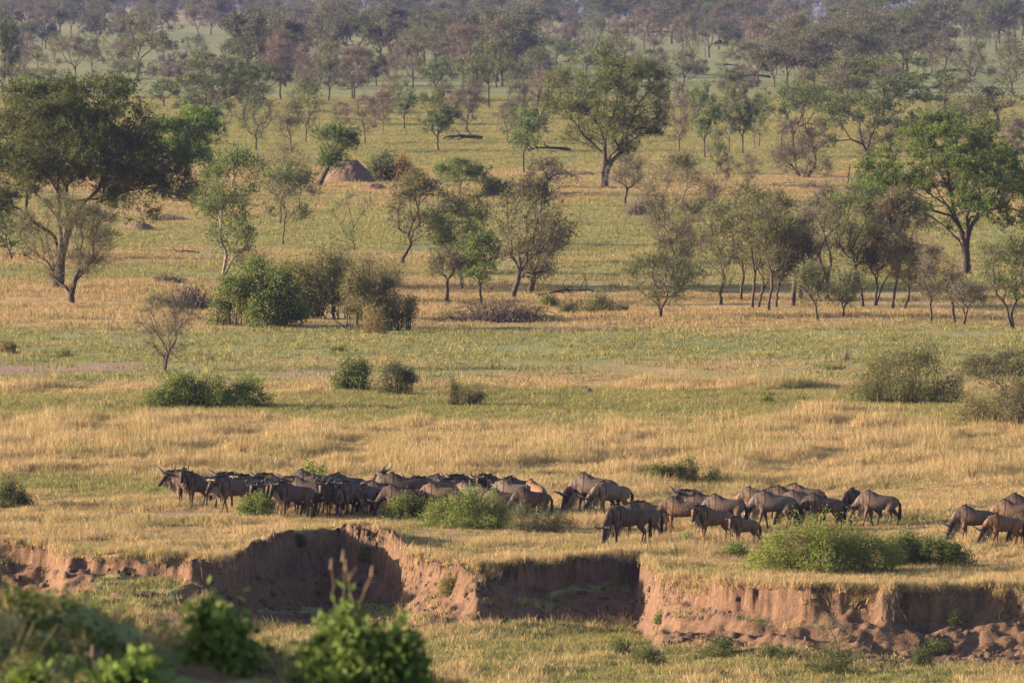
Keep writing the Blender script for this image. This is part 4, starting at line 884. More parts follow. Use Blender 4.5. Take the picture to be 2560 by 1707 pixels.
def earth_mound(label, px, py, x0, x1, ytop, seed, name='earth_mound', mat=None, grass=False):
    s = (py + 100) / HC; W = (x1 - x0) / s; H = (py - ytop) / s; n = 44
    u = np.linspace(-1, 1, n); X, Y = np.meshgrid(u, u, indexing='xy'); r = np.sqrt(X * X + Y * Y)
    Z = np.maximum(0, 1 - r ** 1.9) ** 1.05 * (.8 + .5 * fbm(X * 2 + seed, Y * 2, seed, 4)) * H * 1.1 - .05 - .15 * (r > 1)
    Z += (fbm(X * 7, Y * 7, seed + 1, 4) - .5) * .3 * H * np.clip(1 - r, 0, .5) * 2
    V = np.stack([X * W / 2, Y * W / 2 * .8, Z], -1); i = np.arange(n * n).reshape(n, n)
    Q = np.stack([i[:-1, :-1], i[:-1, 1:], i[1:, 1:], i[1:, :-1]], -1).reshape(-1, 4)
    x, y, z = ground_xyz(px, py)
    tag(put(name, mesh_np(name, V, Q, [mat or M_EARTH], smooth=True), loc=(x, y + W * .2, z)), label, 'mound')
m_, nt_, p_ = new_mat('earth'); M_EARTH = m_
tc_ = N(nt_, 'ShaderNodeTexCoord')
nt_.links.new(mixc(nt_, ramp(nt_, noise(nt_, 5, 6, tc_.outputs['Object'], .7), .3, .7), (.085, .048, .031), (.14, .085, .054)), p_.inputs['Base Color'])
p_.inputs['Roughness'].default_value = .95
b_ = N(nt_, 'ShaderNodeBump'); b_.inputs['Strength'].default_value = .7; b_.inputs['Distance'].default_value = .1
nt_.links.new(noise(nt_, 7, 5, tc_.outputs['Object']), b_.inputs['Height']); nt_.links.new(b_.outputs[0], p_.inputs['Normal'])

earth_mound('brown termite mound under the dark leaning tree', 872, 456, 812, 948, 410, 3, 'termite_mound')
earth_mound('small bare earth heap right of the small dark round bush', 448, 506, 420, 476, 484, 4)
earth_mound('shadow patch built as a low brown mound behind the many-stemmed olive tree', 350, 578, 318, 402, 560, 5)  # brown mound stands in for a shadow on the grass
earth_mound('low stony mound below the dry orange bush', 938, 474, 898, 968, 460, 6)

def bushes():
    TH_ = 'bushes of the creeper-grown thicket'
    bush('arching bush thick with dark green creeper at the left of the thicket mound', [(550, 776, 668, 30), (590, 776, 634, 46, 80), (650, 792, 618, 58, 85), (696, 802, 655, 46, 60), (655, 816, 716, 40), (705, 812, 740, 28), (615, 790, 690, 26, 40), (738, 802, 690, 36, 25)], (.085, .115, .032), 201, leaf=.11, n=1150, clump=12, sig=.12, sprig=200, aspect=.55, stems=26, stem_r=.02, hs=.84, name='creeper_bush')
    bush('tall brownish bush with pale yellow leaves in the middle of the thicket mound', [(735, 788, 620, 56, 55), (800, 792, 600, 58, 60), (775, 794, 655, 66, 30), (700, 780, 650, 40, 60), (850, 790, 640, 46, 50), (722, 792, 668, 40, 20), (760, 798, 740, 40)], (.155, .145, .06), 202, leaf=.095, n=1500, clump=11, sig=.13, sprig=700, stems=22, stem_r=.03, hs=.84, name='thicket_bush')
    bush('olive grey-brown bush at the right end of the thicket mound', [(893, 814, 636, 54, 55), (960, 820, 670, 50, 30), (925, 826, 700, 56), (1000, 822, 715, 34, 30), (1022, 818, 735, 20, 40)], (.125, .115, .052), 203, leaf=.085, n=1150, clump=12, sig=.12, sprig=600, stems=18, stem_r=.025, hs=.84, name='thicket_bush')
    bush('pale straw-brown twiggy bush behind the thicket mound', [(650, 718, 622, 42), (850, 705, 630, 60), (790, 705, 640, 50), (925, 700, 632, 44), (975, 692, 640, 34)], (.2, .15, .085), 204, leaf=.08, n=700, clump=8, sig=.15, sprig=900, stems=14, stem_r=.012)
    bush('upright tuft of dry straw-coloured grass at the front of the thicket mound', [(935, 834, 776, 34)], (.22, .16, .085), 205, leaf=.16, n=170, aspect=.12, clump=10, sig=.07, sprig=60, name='grass_clump', cat='grass clump')
    bush('long low hedge-like bush covered in green creeper in the left foreground grass', [(395, 1018, 975, 55), (470, 1015, 930, 70), (530, 1018, 945, 75), (610, 1018, 950, 62), (655, 1020, 985, 35), (455, 1020, 960, 85)], (.085, .11, .03), 206, leaf=.07, n=1500, clump=13, sig=.08, sprig=250, stems=20)
    bush('round olive-green leafy bush, left of a matching darker one', [(882, 978, 882, 40), (858, 978, 920, 26), (905, 980, 905, 28)], (.105, .125, .045), 207, leaf=.075, n=620, clump=10, sig=.08, sprig=100, aspect=.6)
    bush('rounded blue-grey dark bush, right of the olive-green leafy one', [(985, 988, 910, 38), (1010, 990, 925, 34), (960, 986, 935, 24)], (.065, .070, .045), 208, leaf=.06, n=700, clump=10, sig=.07, sprig=160)
    bush('low scruffy bush with one leafy stalk rising at its left', [(1150, 1016, 965, 40), (1180, 1018, 980, 42), (1132, 1014, 926, 13)], (.105, .10, .048), 209, leaf=.055, n=620, clump=9, sig=.07, sprig=300)
    bush('big loose olive bush standing left of the right-edge tree', [(2230, 1006, 852, 78), (2180, 1008, 885, 64), (2310, 1004, 872, 74), (2150, 1008, 950, 44), (2380, 1006, 935, 50), (2260, 1010, 910, 120)], (.115, .112, .045), 210, leaf=.06, n=1700, clump=11, sig=.1, sprig=700, stems=40)
    bush('dark brownish bush behind the big loose olive bush', [(2450, 940, 890, 50), (2520, 935, 880, 55)], (.075, .07, .04), 211, leaf=.06, n=700, clump=10, sig=.09, sprig=300)
    bush('tawny bush at the foot of the right-edge olive-crowned tree', [(2440, 1045, 965, 55), (2500, 1060, 985, 50), (2555, 1070, 960, 40)], (.155, .12, .055), 212, leaf=.06, n=800, clump=9, sig=.09, sprig=500, stems=30)
    bush('dark low bush cut by the left edge below the green strip', [(20, 1265, 1205, 45), (55, 1268, 1235, 30)], (.06, .07, .03), 213, leaf=.06, n=420, clump=10, sig=.07, sprig=120)
    bush('low green shrub in the tall straw behind the herd, with one upright lobe', [(1640, 1212, 1155, 48), (1722, 1208, 1138, 26), (1690, 1214, 1165, 40), (1780, 1212, 1178, 32)], (.085, .10, .035), 214, leaf=.05, n=800, clump=11, sig=.06, sprig=200)
    bush('small pale green shrub at the feet of the leftmost animals', [(640, 1288, 1232, 40), (612, 1285, 1255, 24), (670, 1290, 1255, 24)], (.12, .155, .045), 215, leaf=.045, n=480, clump=11, sig=.05, sprig=80)
    bush('round bright green shrub in front of the middle of the herd', [(1025, 1294, 1238, 52), (990, 1296, 1258, 32), (1068, 1296, 1250, 34)], (.14, .165, .045), 216, leaf=.045, n=800, clump=12, sig=.055, sprig=120)
    bush('larger bright green shrub right of the round one, hiding animals', [(1165, 1310, 1216, 60), (1105, 1308, 1242, 46), (1225, 1308, 1226, 50), (1275, 1310, 1252, 44), (1175, 1318, 1268, 100), (1070, 1306, 1268, 36)], (.14, .165, .05), 217, leaf=.045, n=1500, clump=12, sig=.06, sprig=260)
    bush('grey-green straggling shrub at the right end of the shrubs before the herd', [(1310, 1322, 1258, 48), (1360, 1328, 1275, 46), (1400, 1330, 1288, 44)], (.10, .105, .055), 218, leaf=.05, n=800, clump=9, sig=.07, sprig=450, aspect=.3)
    bush('largest bright green bush on the bank edge at right', [(2060, 1420, 1282, 82), (1985, 1425, 1302, 74), (2130, 1415, 1288, 70), (1930, 1428, 1335, 58), (2190, 1408, 1315, 54), (2040, 1432, 1350, 140), (1890, 1414, 1365, 40), (2225, 1412, 1345, 44)], (.145, .17, .042), 219, leaf=.05, n=2900, clump=12, sig=.07, sprig=500, stems=30)
    bush('dark green bush adjoining the right of the largest bank bush', [(2270, 1400, 1322, 58), (2330, 1410, 1335, 52), (2380, 1418, 1362, 46), (2240, 1412, 1350, 50), (2415, 1420, 1385, 28)], (.075, .10, .028), 220, leaf=.05, n=1700, clump=12, sig=.065, sprig=300)
    bush('small green shrub left of the largest bank bush', [(1850, 1390, 1352, 30), (1825, 1392, 1368, 22)], (.12, .145, .05), 221, leaf=.045, n=300, clump=11, sig=.05)
    bush('tiny pale green tuft between two standing animals', [(1722, 1362, 1334, 17)], (.16, .20, .08), 222, leaf=.045, n=110, clump=11, sig=.05)
    bush('leafy green plant behind the herd at left of centre', [(772, 1190, 1152, 14), (800, 1190, 1168, 12)], (.12, .16, .04), 223, leaf=.07, n=60, clump=8, sig=.06, stems=3, aspect=.6, name='leafy_plant', cat='plant')
    bush('grey-green olive bush right of the termite mound', [(955, 452, 382, 32), (935, 452, 410, 22), (980, 452, 395, 20)], (.10, .115, .05), 224, leaf=.16, n=420, clump=9, sig=.16, sprig=120)
    bush('tall clump of rust-coloured dry grass right of the grey-green bush', [(1005, 456, 402, 20), (1035, 456, 425, 24)], (.22, .135, .075), 225, leaf=.4, n=240, clump=8, sig=.12, aspect=.1, name='grass_clump', cat='grass clump')
    bush('rounded brown-olive bush behind the middle clump', [(1240, 492, 450, 38), (1275, 492, 462, 22)], (.095, .085, .045), 226, leaf=.13, n=500, clump=9, sig=.13, sprig=200)
    bush('small dark round bush beside the trunk of the bright green leafy tree', [(484, 490, 464, 22)], (.06, .055, .035), 227, leaf=.12, n=260, clump=9, sig=.1)
    bush('low dark bush left of the trunk of the huge acacia', [(78, 482, 462, 24)], (.055, .05, .035), 228, leaf=.13, n=220, clump=9, sig=.1)
    bush('wide low dark bush at the left edge under the huge acacia', [(20, 495, 474, 40), (-20, 495, 470, 40)], (.05, .05, .032), 229, leaf=.13, n=380, clump=9, sig=.1)
    bush('pale green feathery shrub right of the brushwood heap', [(1495, 782, 736, 30), (1475, 784, 752, 22)], (.15, .15, .065), 230, leaf=.1, n=320, clump=10, sig=.1, aspect=.25, sprig=150)
    bush('small pale shrub behind the brushwood heap', [(1375, 768, 742, 24)], (.14, .14, .06), 231, leaf=.1, n=200, clump=10, sig=.1, aspect=.25, sprig=80)
    bush('low dark shrub patch between the pale feathery shrubs', [(1425, 775, 752, 26), (1540, 785, 762, 34)], (.085, .085, .05), 232, leaf=.08, n=300, clump=9, sig=.1, sprig=150)
    bush('two-lobed dry brown tuft at the left edge of the grass', [(14, 883, 860, 12), (28, 883, 857, 10)], (.14, .10, .06), 233, leaf=.12, n=150, clump=9, sig=.06, aspect=.2)
    bush('thin bare sapling standing alone in front of the right-hand thicket', [(2118, 900, 872, 9)], (.13, .11, .07), 234, leaf=.05, n=30, clump=4, sig=.1, sprig=60, stems=4, name='sapling', cat='plant')
    bush('little dark sprig on the grass right of the bare olive tree', [(527, 903, 888, 9)], (.09, .09, .05), 235, leaf=.05, n=40, clump=6, sig=.06, sprig=30, stems=3, name='sapling', cat='plant')
    for i, (px, py, yt, hw, lab) in enumerate([(845, 878, 868, 22, 'low dark green tussock right of the bare olive tree'), (2090, 925, 918, 30, 'low dark tussock left of the big loose olive bush'), (1810, 1062, 1052, 26, 'dark flattened tussock on the green strip right of centre'),
          (20, 1060, 1052, 18, 'dark tussock near the left edge of the green strip'), (1920, 1010, 994, 14, 'small leafy tussock left of the pink bare patch'), (2005, 1006, 996, 16, 'small leafy tussock beside the pink bare patch'), (160, 895, 882, 26, 'dark green tussock above the pink bare ground')]):
        bush(lab, [(px, py, yt, hw)], (.07, .085, .03), 240 + i, leaf=.07, n=120, clump=9, sig=.06, aspect=.3, name='grass_tussock', cat='grass tussock')
bushes()
# ------------------------------------------------------------------ wildebeest
def loft(pts, ra, rb, n=14, lat=(0, 1, 0)):
    """closed tube through pts; ra = half width across, rb = half height, capped with rounded ends"""
    P = [np.array(p, float) for p in pts]; lat = np.array(lat, float)
    d0 = unit(P[1] - P[0]); d1 = unit(P[-1] - P[-2])
    P = [P[0] - d0 * rb[0] * .55] + P + [P[-1] + d1 * rb[-1] * .55]
    ra = [ra[0] * .55] + list(ra) + [ra[-1] * .55]; rb = [rb[0] * .55] + list(rb) + [rb[-1] * .55]
    V = []; m = len(P); t = np.arange(n) * 2 * math.pi / n
    for i in range(m):
        d = unit(P[min(i + 1, m - 1)] - P[max(i - 1, 0)]); s = unit(lat - d * lat.dot(d)); u = np.cross(s, d)
        for a in t: V.append(P[i] + s * math.cos(a) * ra[i] - u * math.sin(a) * rb[i])
    F = []
    for i in range(m - 1):
        for j in range(n): F.append((i * n + j, i * n + (j + 1) % n, (i + 1) * n + (j + 1) % n, (i + 1) * n + j))
    F.append(tuple(range(n))[::-1]); F.append(tuple((m - 1) * n + j for j in range(n)))
    return V, F
def coat(part, p, rng):
    x, y, z = p
    if part == 'torso':
        c = np.array((.096, .077, .070))
        if x > .18: c = c * 1.05
        if z > 1.24 and x > -.2: c = c * .55
        if x < -.45: c = c * 1.15
        if z < .68: c = c * .85
    elif part == 'neck':
        c = np.array((.08, .063, .054))
    elif part == 'face': c = np.array((.026, .022, .021))
    elif part == 'brow': c = np.array((.13, .075, .045))
    elif part == 'leg': c = np.array((.10, .068, .048)) * (1 if z > .12 else .35)
    else: c = np.array((.10, .08, .07))
    return c
m_, nt_, p_ = new_mat('wildebeest_coat'); M_COAT = m_
oi_ = N(nt_, 'ShaderNodeObjectInfo'); tc_ = N(nt_, 'ShaderNodeTexCoord')
c_ = mixc(nt_, 1.0, attr(nt_, 'coat').outputs['Color'], oi_.outputs['Color'], 'MULTIPLY')
mp_ = N(nt_, 'ShaderNodeMapping'); mp_.inputs['Scale'].default_value = (17, 5, 2.2); nt_.links.new(tc_.outputs['Object'], mp_.inputs[0])
sx_ = N(nt_, 'ShaderNodeSeparateXYZ'); nt_.links.new(tc_.outputs['Object'], sx_.inputs[0])
st_ = ramp(nt_, noise(nt_, 1.0, 3, mp_.outputs[0], .6), .40, .58)
sm_ = mth(nt_, 'MULTIPLY', ramp(nt_, sx_.outputs['X'], -.05, .3), ramp(nt_, sx_.outputs['Z'], .6, .8))
c_ = mixc(nt_, sm_, c_, mixc(nt_, st_, mixc(nt_, 1.0, c_, (.42, .42, .43), 'MULTIPLY'), mixc(nt_, 1.0, c_, (1.6, 1.5, 1.34), 'MULTIPLY')))
f_ = ramp(nt_, noise(nt_, 5, 5, tc_.outputs['Object'], .65), .25, .75)
nt_.links.new(mixc(nt_, f_, mixc(nt_, 1.0, c_, (.5, .5, .53), 'MULTIPLY'), mixc(nt_, 1.0, c_, (1.4, 1.34, 1.26), 'MULTIPLY')), p_.inputs['Base Color'])
p_.inputs['Roughness'].default_value = .7; p_.inputs['Specular IOR Level'].default_value = .2
def flat_mat(name, c, r=.6, sp=.3):
    m, nt, p = new_mat(name); tc = N(nt, 'ShaderNodeTexCoord')
    f = ramp(nt, noise(nt, 18, 3, tc.outputs['Object']), .3, .7)
    nt.links.new(mixc(nt, f, tuple(v * .7 for v in c), tuple(v * 1.2 for v in c)), p.inputs['Base Color'])
    p.inputs['Roughness'].default_value = r; p.inputs['Specular IOR Level'].default_value = sp; return m
M_HORN = flat_mat('horn', (.075, .066, .06), .5, .4); M_MANE = flat_mat('black_mane', (.022, .019, .018), .7)
M_BEARD = flat_mat('pale_beard', (.36, .27, .18), .8, .1); M_EYE = flat_mat('dark_eye', (.01, .008, .007), .15, .6)

def rotz(p, c, a):
    x, y = p[0] - c[0], p[1] - c[1]
    return np.array([c[0] + x * math.cos(a) - y * math.sin(a), c[1] + x * math.sin(a) + y * math.cos(a), p[2]])
POSES = {  # head base, muzzle, head yaw (deg, + towards the animal's left), legs (fore L, fore R, hind L, hind R) swing
 'stand': ((1.00, 0, 1.20), (1.28, 0, .80), 8, (.02, -.06, .05, -.05)),
 'turn': ((.96, 0, 1.22), (1.24, 0, .84), 58, (.04, -.05, -.04, .06)),
 'turnback': ((.94, 0, 1.24), (1.22, 0, .86), -48, (.0, .08, .05, -.06)),
 'raise': ((.90, 0, 1.36), (1.20, 0, 1.02), 64, (.02, -.05, .08, -.08)),
 'walk': ((1.02, 0, 1.16), (1.30, 0, .76), 18, (.26, -.24, -.22, .22)),
 'walklow': ((1.06, 0, .98), (1.32, 0, .56), 6, (-.2, .26, .24, -.2)),
 'graze': ((1.02, 0, .60), (1.13, 0, .13), 10, (.12, -.1, -.1, .1)),
 'grazeturn': ((.98, 0, .58), (1.08, 0, .12), 48, (.06, -.04, .14, -.12)),
 'grazewalk': ((1.04, 0, .66), (1.20, 0, .20), -14, (.24, -.2, .2, -.16)),
 'lift': ((1.0, 0, .78), (1.12, 0, .32), 20, (.05, .3, -.06, .1)),
}
WB = {}
def build_pose(pn):
    hb, mz, yaw, sw = POSES[pn]; rng = np.random.default_rng(abs(hash(pn)) % 1000 if False else len(pn) * 31 + 7)
    hb = np.array(hb, float) - np.array([.10, 0, 0]); mz = np.array(mz, float) - np.array([.09, 0, 0]); a = R(yaw); piv = (.53, 0)
    hb = rotz(hb, piv, a * .45); mz = rotz(rotz(mz, piv, a * .45), hb, a * .55)
    fd = unit(mz - hb); L = np.linalg.norm(mz - hb)
    side = unit(np.cross(np.array([0, 0, 1.]), np.array([fd[0], fd[1], 0]) if abs(fd[2]) < .97 else np.array([math.cos(a), math.sin(a), 0])))
    up = np.cross(fd, side)
    parts = []; SX = .86
    def add(name, pts, *arg, **kw):
        if name in ('torso', 'leg'): pts = [(p[0] * SX, p[1], p[2]) for p in pts]
        parts.append((name, *loft(pts, *arg, **kw)))
    add('torso', [(-.80, 0, .96), (-.66, 0, .945), (-.45, 0, .93), (-.2, 0, .92), (.05, 0, .925), (.28, 0, .975), (.46, 0, 1.01), (.62, 0, 1.0), (.74, 0, 1.0)],
        [.12, .19, .225, .25, .255, .235, .20, .16, .12], [.14, .22, .255, .28, .305, .355, .365, .31, .20], n=18)
    ns = np.array([.51, 0, 1.10]); md = (ns + hb) / 2 + np.array([.0, 0, .03])
    add('neck', [ns - np.array([.12, 0, .02]), ns * .8 + md * .2, md, hb - fd * .02 + up * .0], [.14, .14, .115, .095], [.27, .24, .185, .14], n=12)
    add('face', [hb, hb + fd * L * .3, hb + fd * L * .62, hb + fd * L * .93], [.098, .092, .074, .078], [.128, .115, .092, .088], n=12, lat=side)
    add('brow', [hb - fd * .03 + up * .05, hb + fd * L * .25 + up * .06], [.075, .07], [.07, .055], n=10, lat=side)
    for sy in (1, -1):
        e0 = hb + side * sy * .09 + up * .05 - fd * .02; e1 = e0 + side * sy * .2 - up * .03 - fd * .03
        parts.append(('ear', *loft([e0, (e0 + e1) / 2, e1], [.022, .03, .01], [.03, .048, .015], n=8, lat=up)))
    for i, sy in enumerate((1, -1)):
        s = sw[i]; lift = pn == 'lift' and i == 1
        k = (.44 + s * .45, sy * .13, .43 + abs(s) * .03); f = (.44 + s * .85, sy * .125, .11); h = (.46 + s * .95, sy * .125, .035)
        if lift: k = (.62, sy * .13, .52); f = (.44, sy * .12, .30); h = (.40, sy * .12, .22)
        add('leg', [(.46, sy * .12, .88), (.43 + s * .1, sy * .14, .68), k, ((k[0] + f[0]) / 2, f[1], (k[2] + f[2]) / 2), f, h], [.085, .075, .045, .029, .034, .04], [.15, .105, .052, .032, .04, .05], n=10)
        s = sw[2 + i]
        st = (-.52 + s * .35, sy * .15, .64); hk = (-.72 + s * .75, sy * .135, .43); f = (-.66 + s * 1.0, sy * .13, .11); h = (-.63 + s * 1.08, sy * .13, .035)
        add('leg', [(-.62, sy * .10, .96), (-.58 + s * .15, sy * .14, .80), st, hk, ((hk[0] * .6 + f[0] * .4), f[1], .30), f, h], [.10, .115, .08, .042, .031, .034, .04], [.19, .19, .12, .055, .034, .04, .05], n=10)
    V = []; F = []; col = []
    kd = kdtree.KDTree(sum(len(p[1]) for p in parts)); o = 0
    for nm, v, f in parts:
        for p in v: kd.insert(p, len(V)); V.append(tuple(p)); col.append(coat(nm, p, rng))
        F += [tuple(i + o for i in q) for q in f]; o = len(V)
    kd.balance()
    me = bpy.data.meshes.new('tmp'); me.from_pydata(V, [], F); me.update()
    ob = bpy.data.objects.new('tmp', me); C.objects.link(ob)
    m = ob.modifiers.new('r', 'REMESH'); m.mode = 'VOXEL'; m.voxel_size = .024
    m = ob.modifiers.new('s', 'SMOOTH'); m.factor = .5; m.iterations = 4
    m = ob.modifiers.new('d', 'DECIMATE'); m.ratio = .45
    dg = bpy.context.evaluated_depsgraph_get()
    body = bpy.data.meshes.new_from_object(ob.evaluated_get(dg)); body.name = 'body'
    bpy.data.objects.remove(ob); bpy.data.meshes.remove(me)
    n = len(body.vertices); cc = np.ones((n, 4), np.float32)
    for v in body.vertices:
        h = kd.find_n(v.co, 3); ws = [1 / (x[2] + .01) for x in h]; c = sum(col[x[1]] * q for x, q in zip(h, ws)) / sum(ws); cc[v.index, :3] = c
    A = body.attributes.new('coat', 'FLOAT_COLOR', 'POINT'); A.data.foreach_set('color', cc.ravel())
    body.materials.clear(); body.materials.append(M_COAT)
    body.polygons.foreach_set('use_smooth', np.ones(len(body.polygons), bool))
    out = {'body': body}
    def horn(sy, calf=False):
        b = hb + up * .105 - fd * .03
        if calf: pts = [b + side * sy * .04, b + side * sy * .06 + up * .1, b + side * sy * .07 + up * .2 - fd * .03]; rr = [.026, .02, .006]
        else:
            pts = [b + side * sy * .02, b + side * sy * .12 - up * .005, b + side * sy * .19 - up * .01 + fd * .01, b + side * sy * .245 + up * .06, b + side * sy * .25 + up * .18 - fd * .02, b + side * sy * .20 + up * .29 - fd * .03, b + side * sy * .14 + up * .34 - fd * .03]
            rr = [.046, .042, .034, .027, .02, .013, .006]
        P = np.array(pts); rr = np.array(rr); V, Q = tubes(P[:-1], P[1:], rr[:-1], rr[1:], 8)
        return mesh_np('horn', V, Q, [M_HORN], smooth=True)
    out['horns'] = [horn(1), horn(-1)]; out['calfhorns'] = [horn(1, True), horn(-1, True)]
    # mane along the crest, beard under the throat, tail
    def fringe(name, line, fall, n, w, mat, jit, seed):
        g = np.random.default_rng(seed); line = np.array(line); t = g.uniform(0, len(line) - 1.001, n); i = t.astype(int); u = (t - i)[:, None]
        P0 = line[i] * (1 - u) + line[i + 1] * u + g.normal(size=(n, 3)) * jit; P1 = P0 + np.array(fall)[i] * g.uniform(.6, 1.15, n)[:, None] + g.normal(size=(n, 3)) * jit * 1.5
        V, Q = strips(P0, P1, np.full(n, w), g); return mesh_np(name, V, Q, [mat])
    crest = [np.array([.36, 0, 1.35]), np.array([.42, 0, 1.36]), (ns + np.array([0, 0, .22])) * .6 + (md + np.array([0, 0, .16])) * .4, md + np.array([-.02, 0, .15]), hb + up * .13 - fd * .08]
    upd = [np.array([-.06, 0, .01])] * 2 + [np.array([-.06, .01, .06])] * 3
    out['mane'] = fringe('mane', crest, upd, 520, .016, M_MANE, .016, 3)
    thr = [hb + fd * L * .55 - up * .09, hb + fd * L * .2 - up * .12, md - np.array([0, 0, .17]), ns - np.array([-.06, 0, .26])]
    out['beard'] = fringe('beard', thr, [np.array([0, 0, -.13]), np.array([0, 0, -.27]), np.array([0, 0, -.30]), np.array([0, 0, -.17])], 620, .026, M_BEARD, .03, 4)
    tl = [(-.72, 0, 1.02), (-.80, .02, .86), (-.80, .03, .64), (-.77, .03, .5)]; V, Q = tubes(np.array(tl[:-1]), np.array(tl[1:]), np.array([.045, .035, .04]), np.array([.035, .04, .045]), 6)
    g = np.random.default_rng(9); i = g.integers(1, 3, 150); P0 = np.array(tl)[i] + g.normal(size=(150, 3)) * .02; V2, Q2 = strips(P0, P0 + np.array([.0, 0, -.34]) * g.uniform(.6, 1.1, 150)[:, None] + g.normal(size=(150, 3)) * .025, np.full(150, .03), g)
    out['tail'] = mesh_np('tail', np.concatenate([V, V2]), np.concatenate([Q, Q2 + len(V)]), [M_MANE])
    out['eyes'] = []
    for sy in (1, -1):
        c = hb + fd * L * .2 + side * sy * .096 + up * .02; P = np.array([c - side * sy * .012, c]); V, Q = tubes(P, P + side * sy * .012, np.array([.02, .024]), np.array([.024, .006]), 6); out['eyes'].append(mesh_np('eye', V, Q, [M_EYE]))
    WB[pn] = out
for pn in POSES: build_pose(pn)

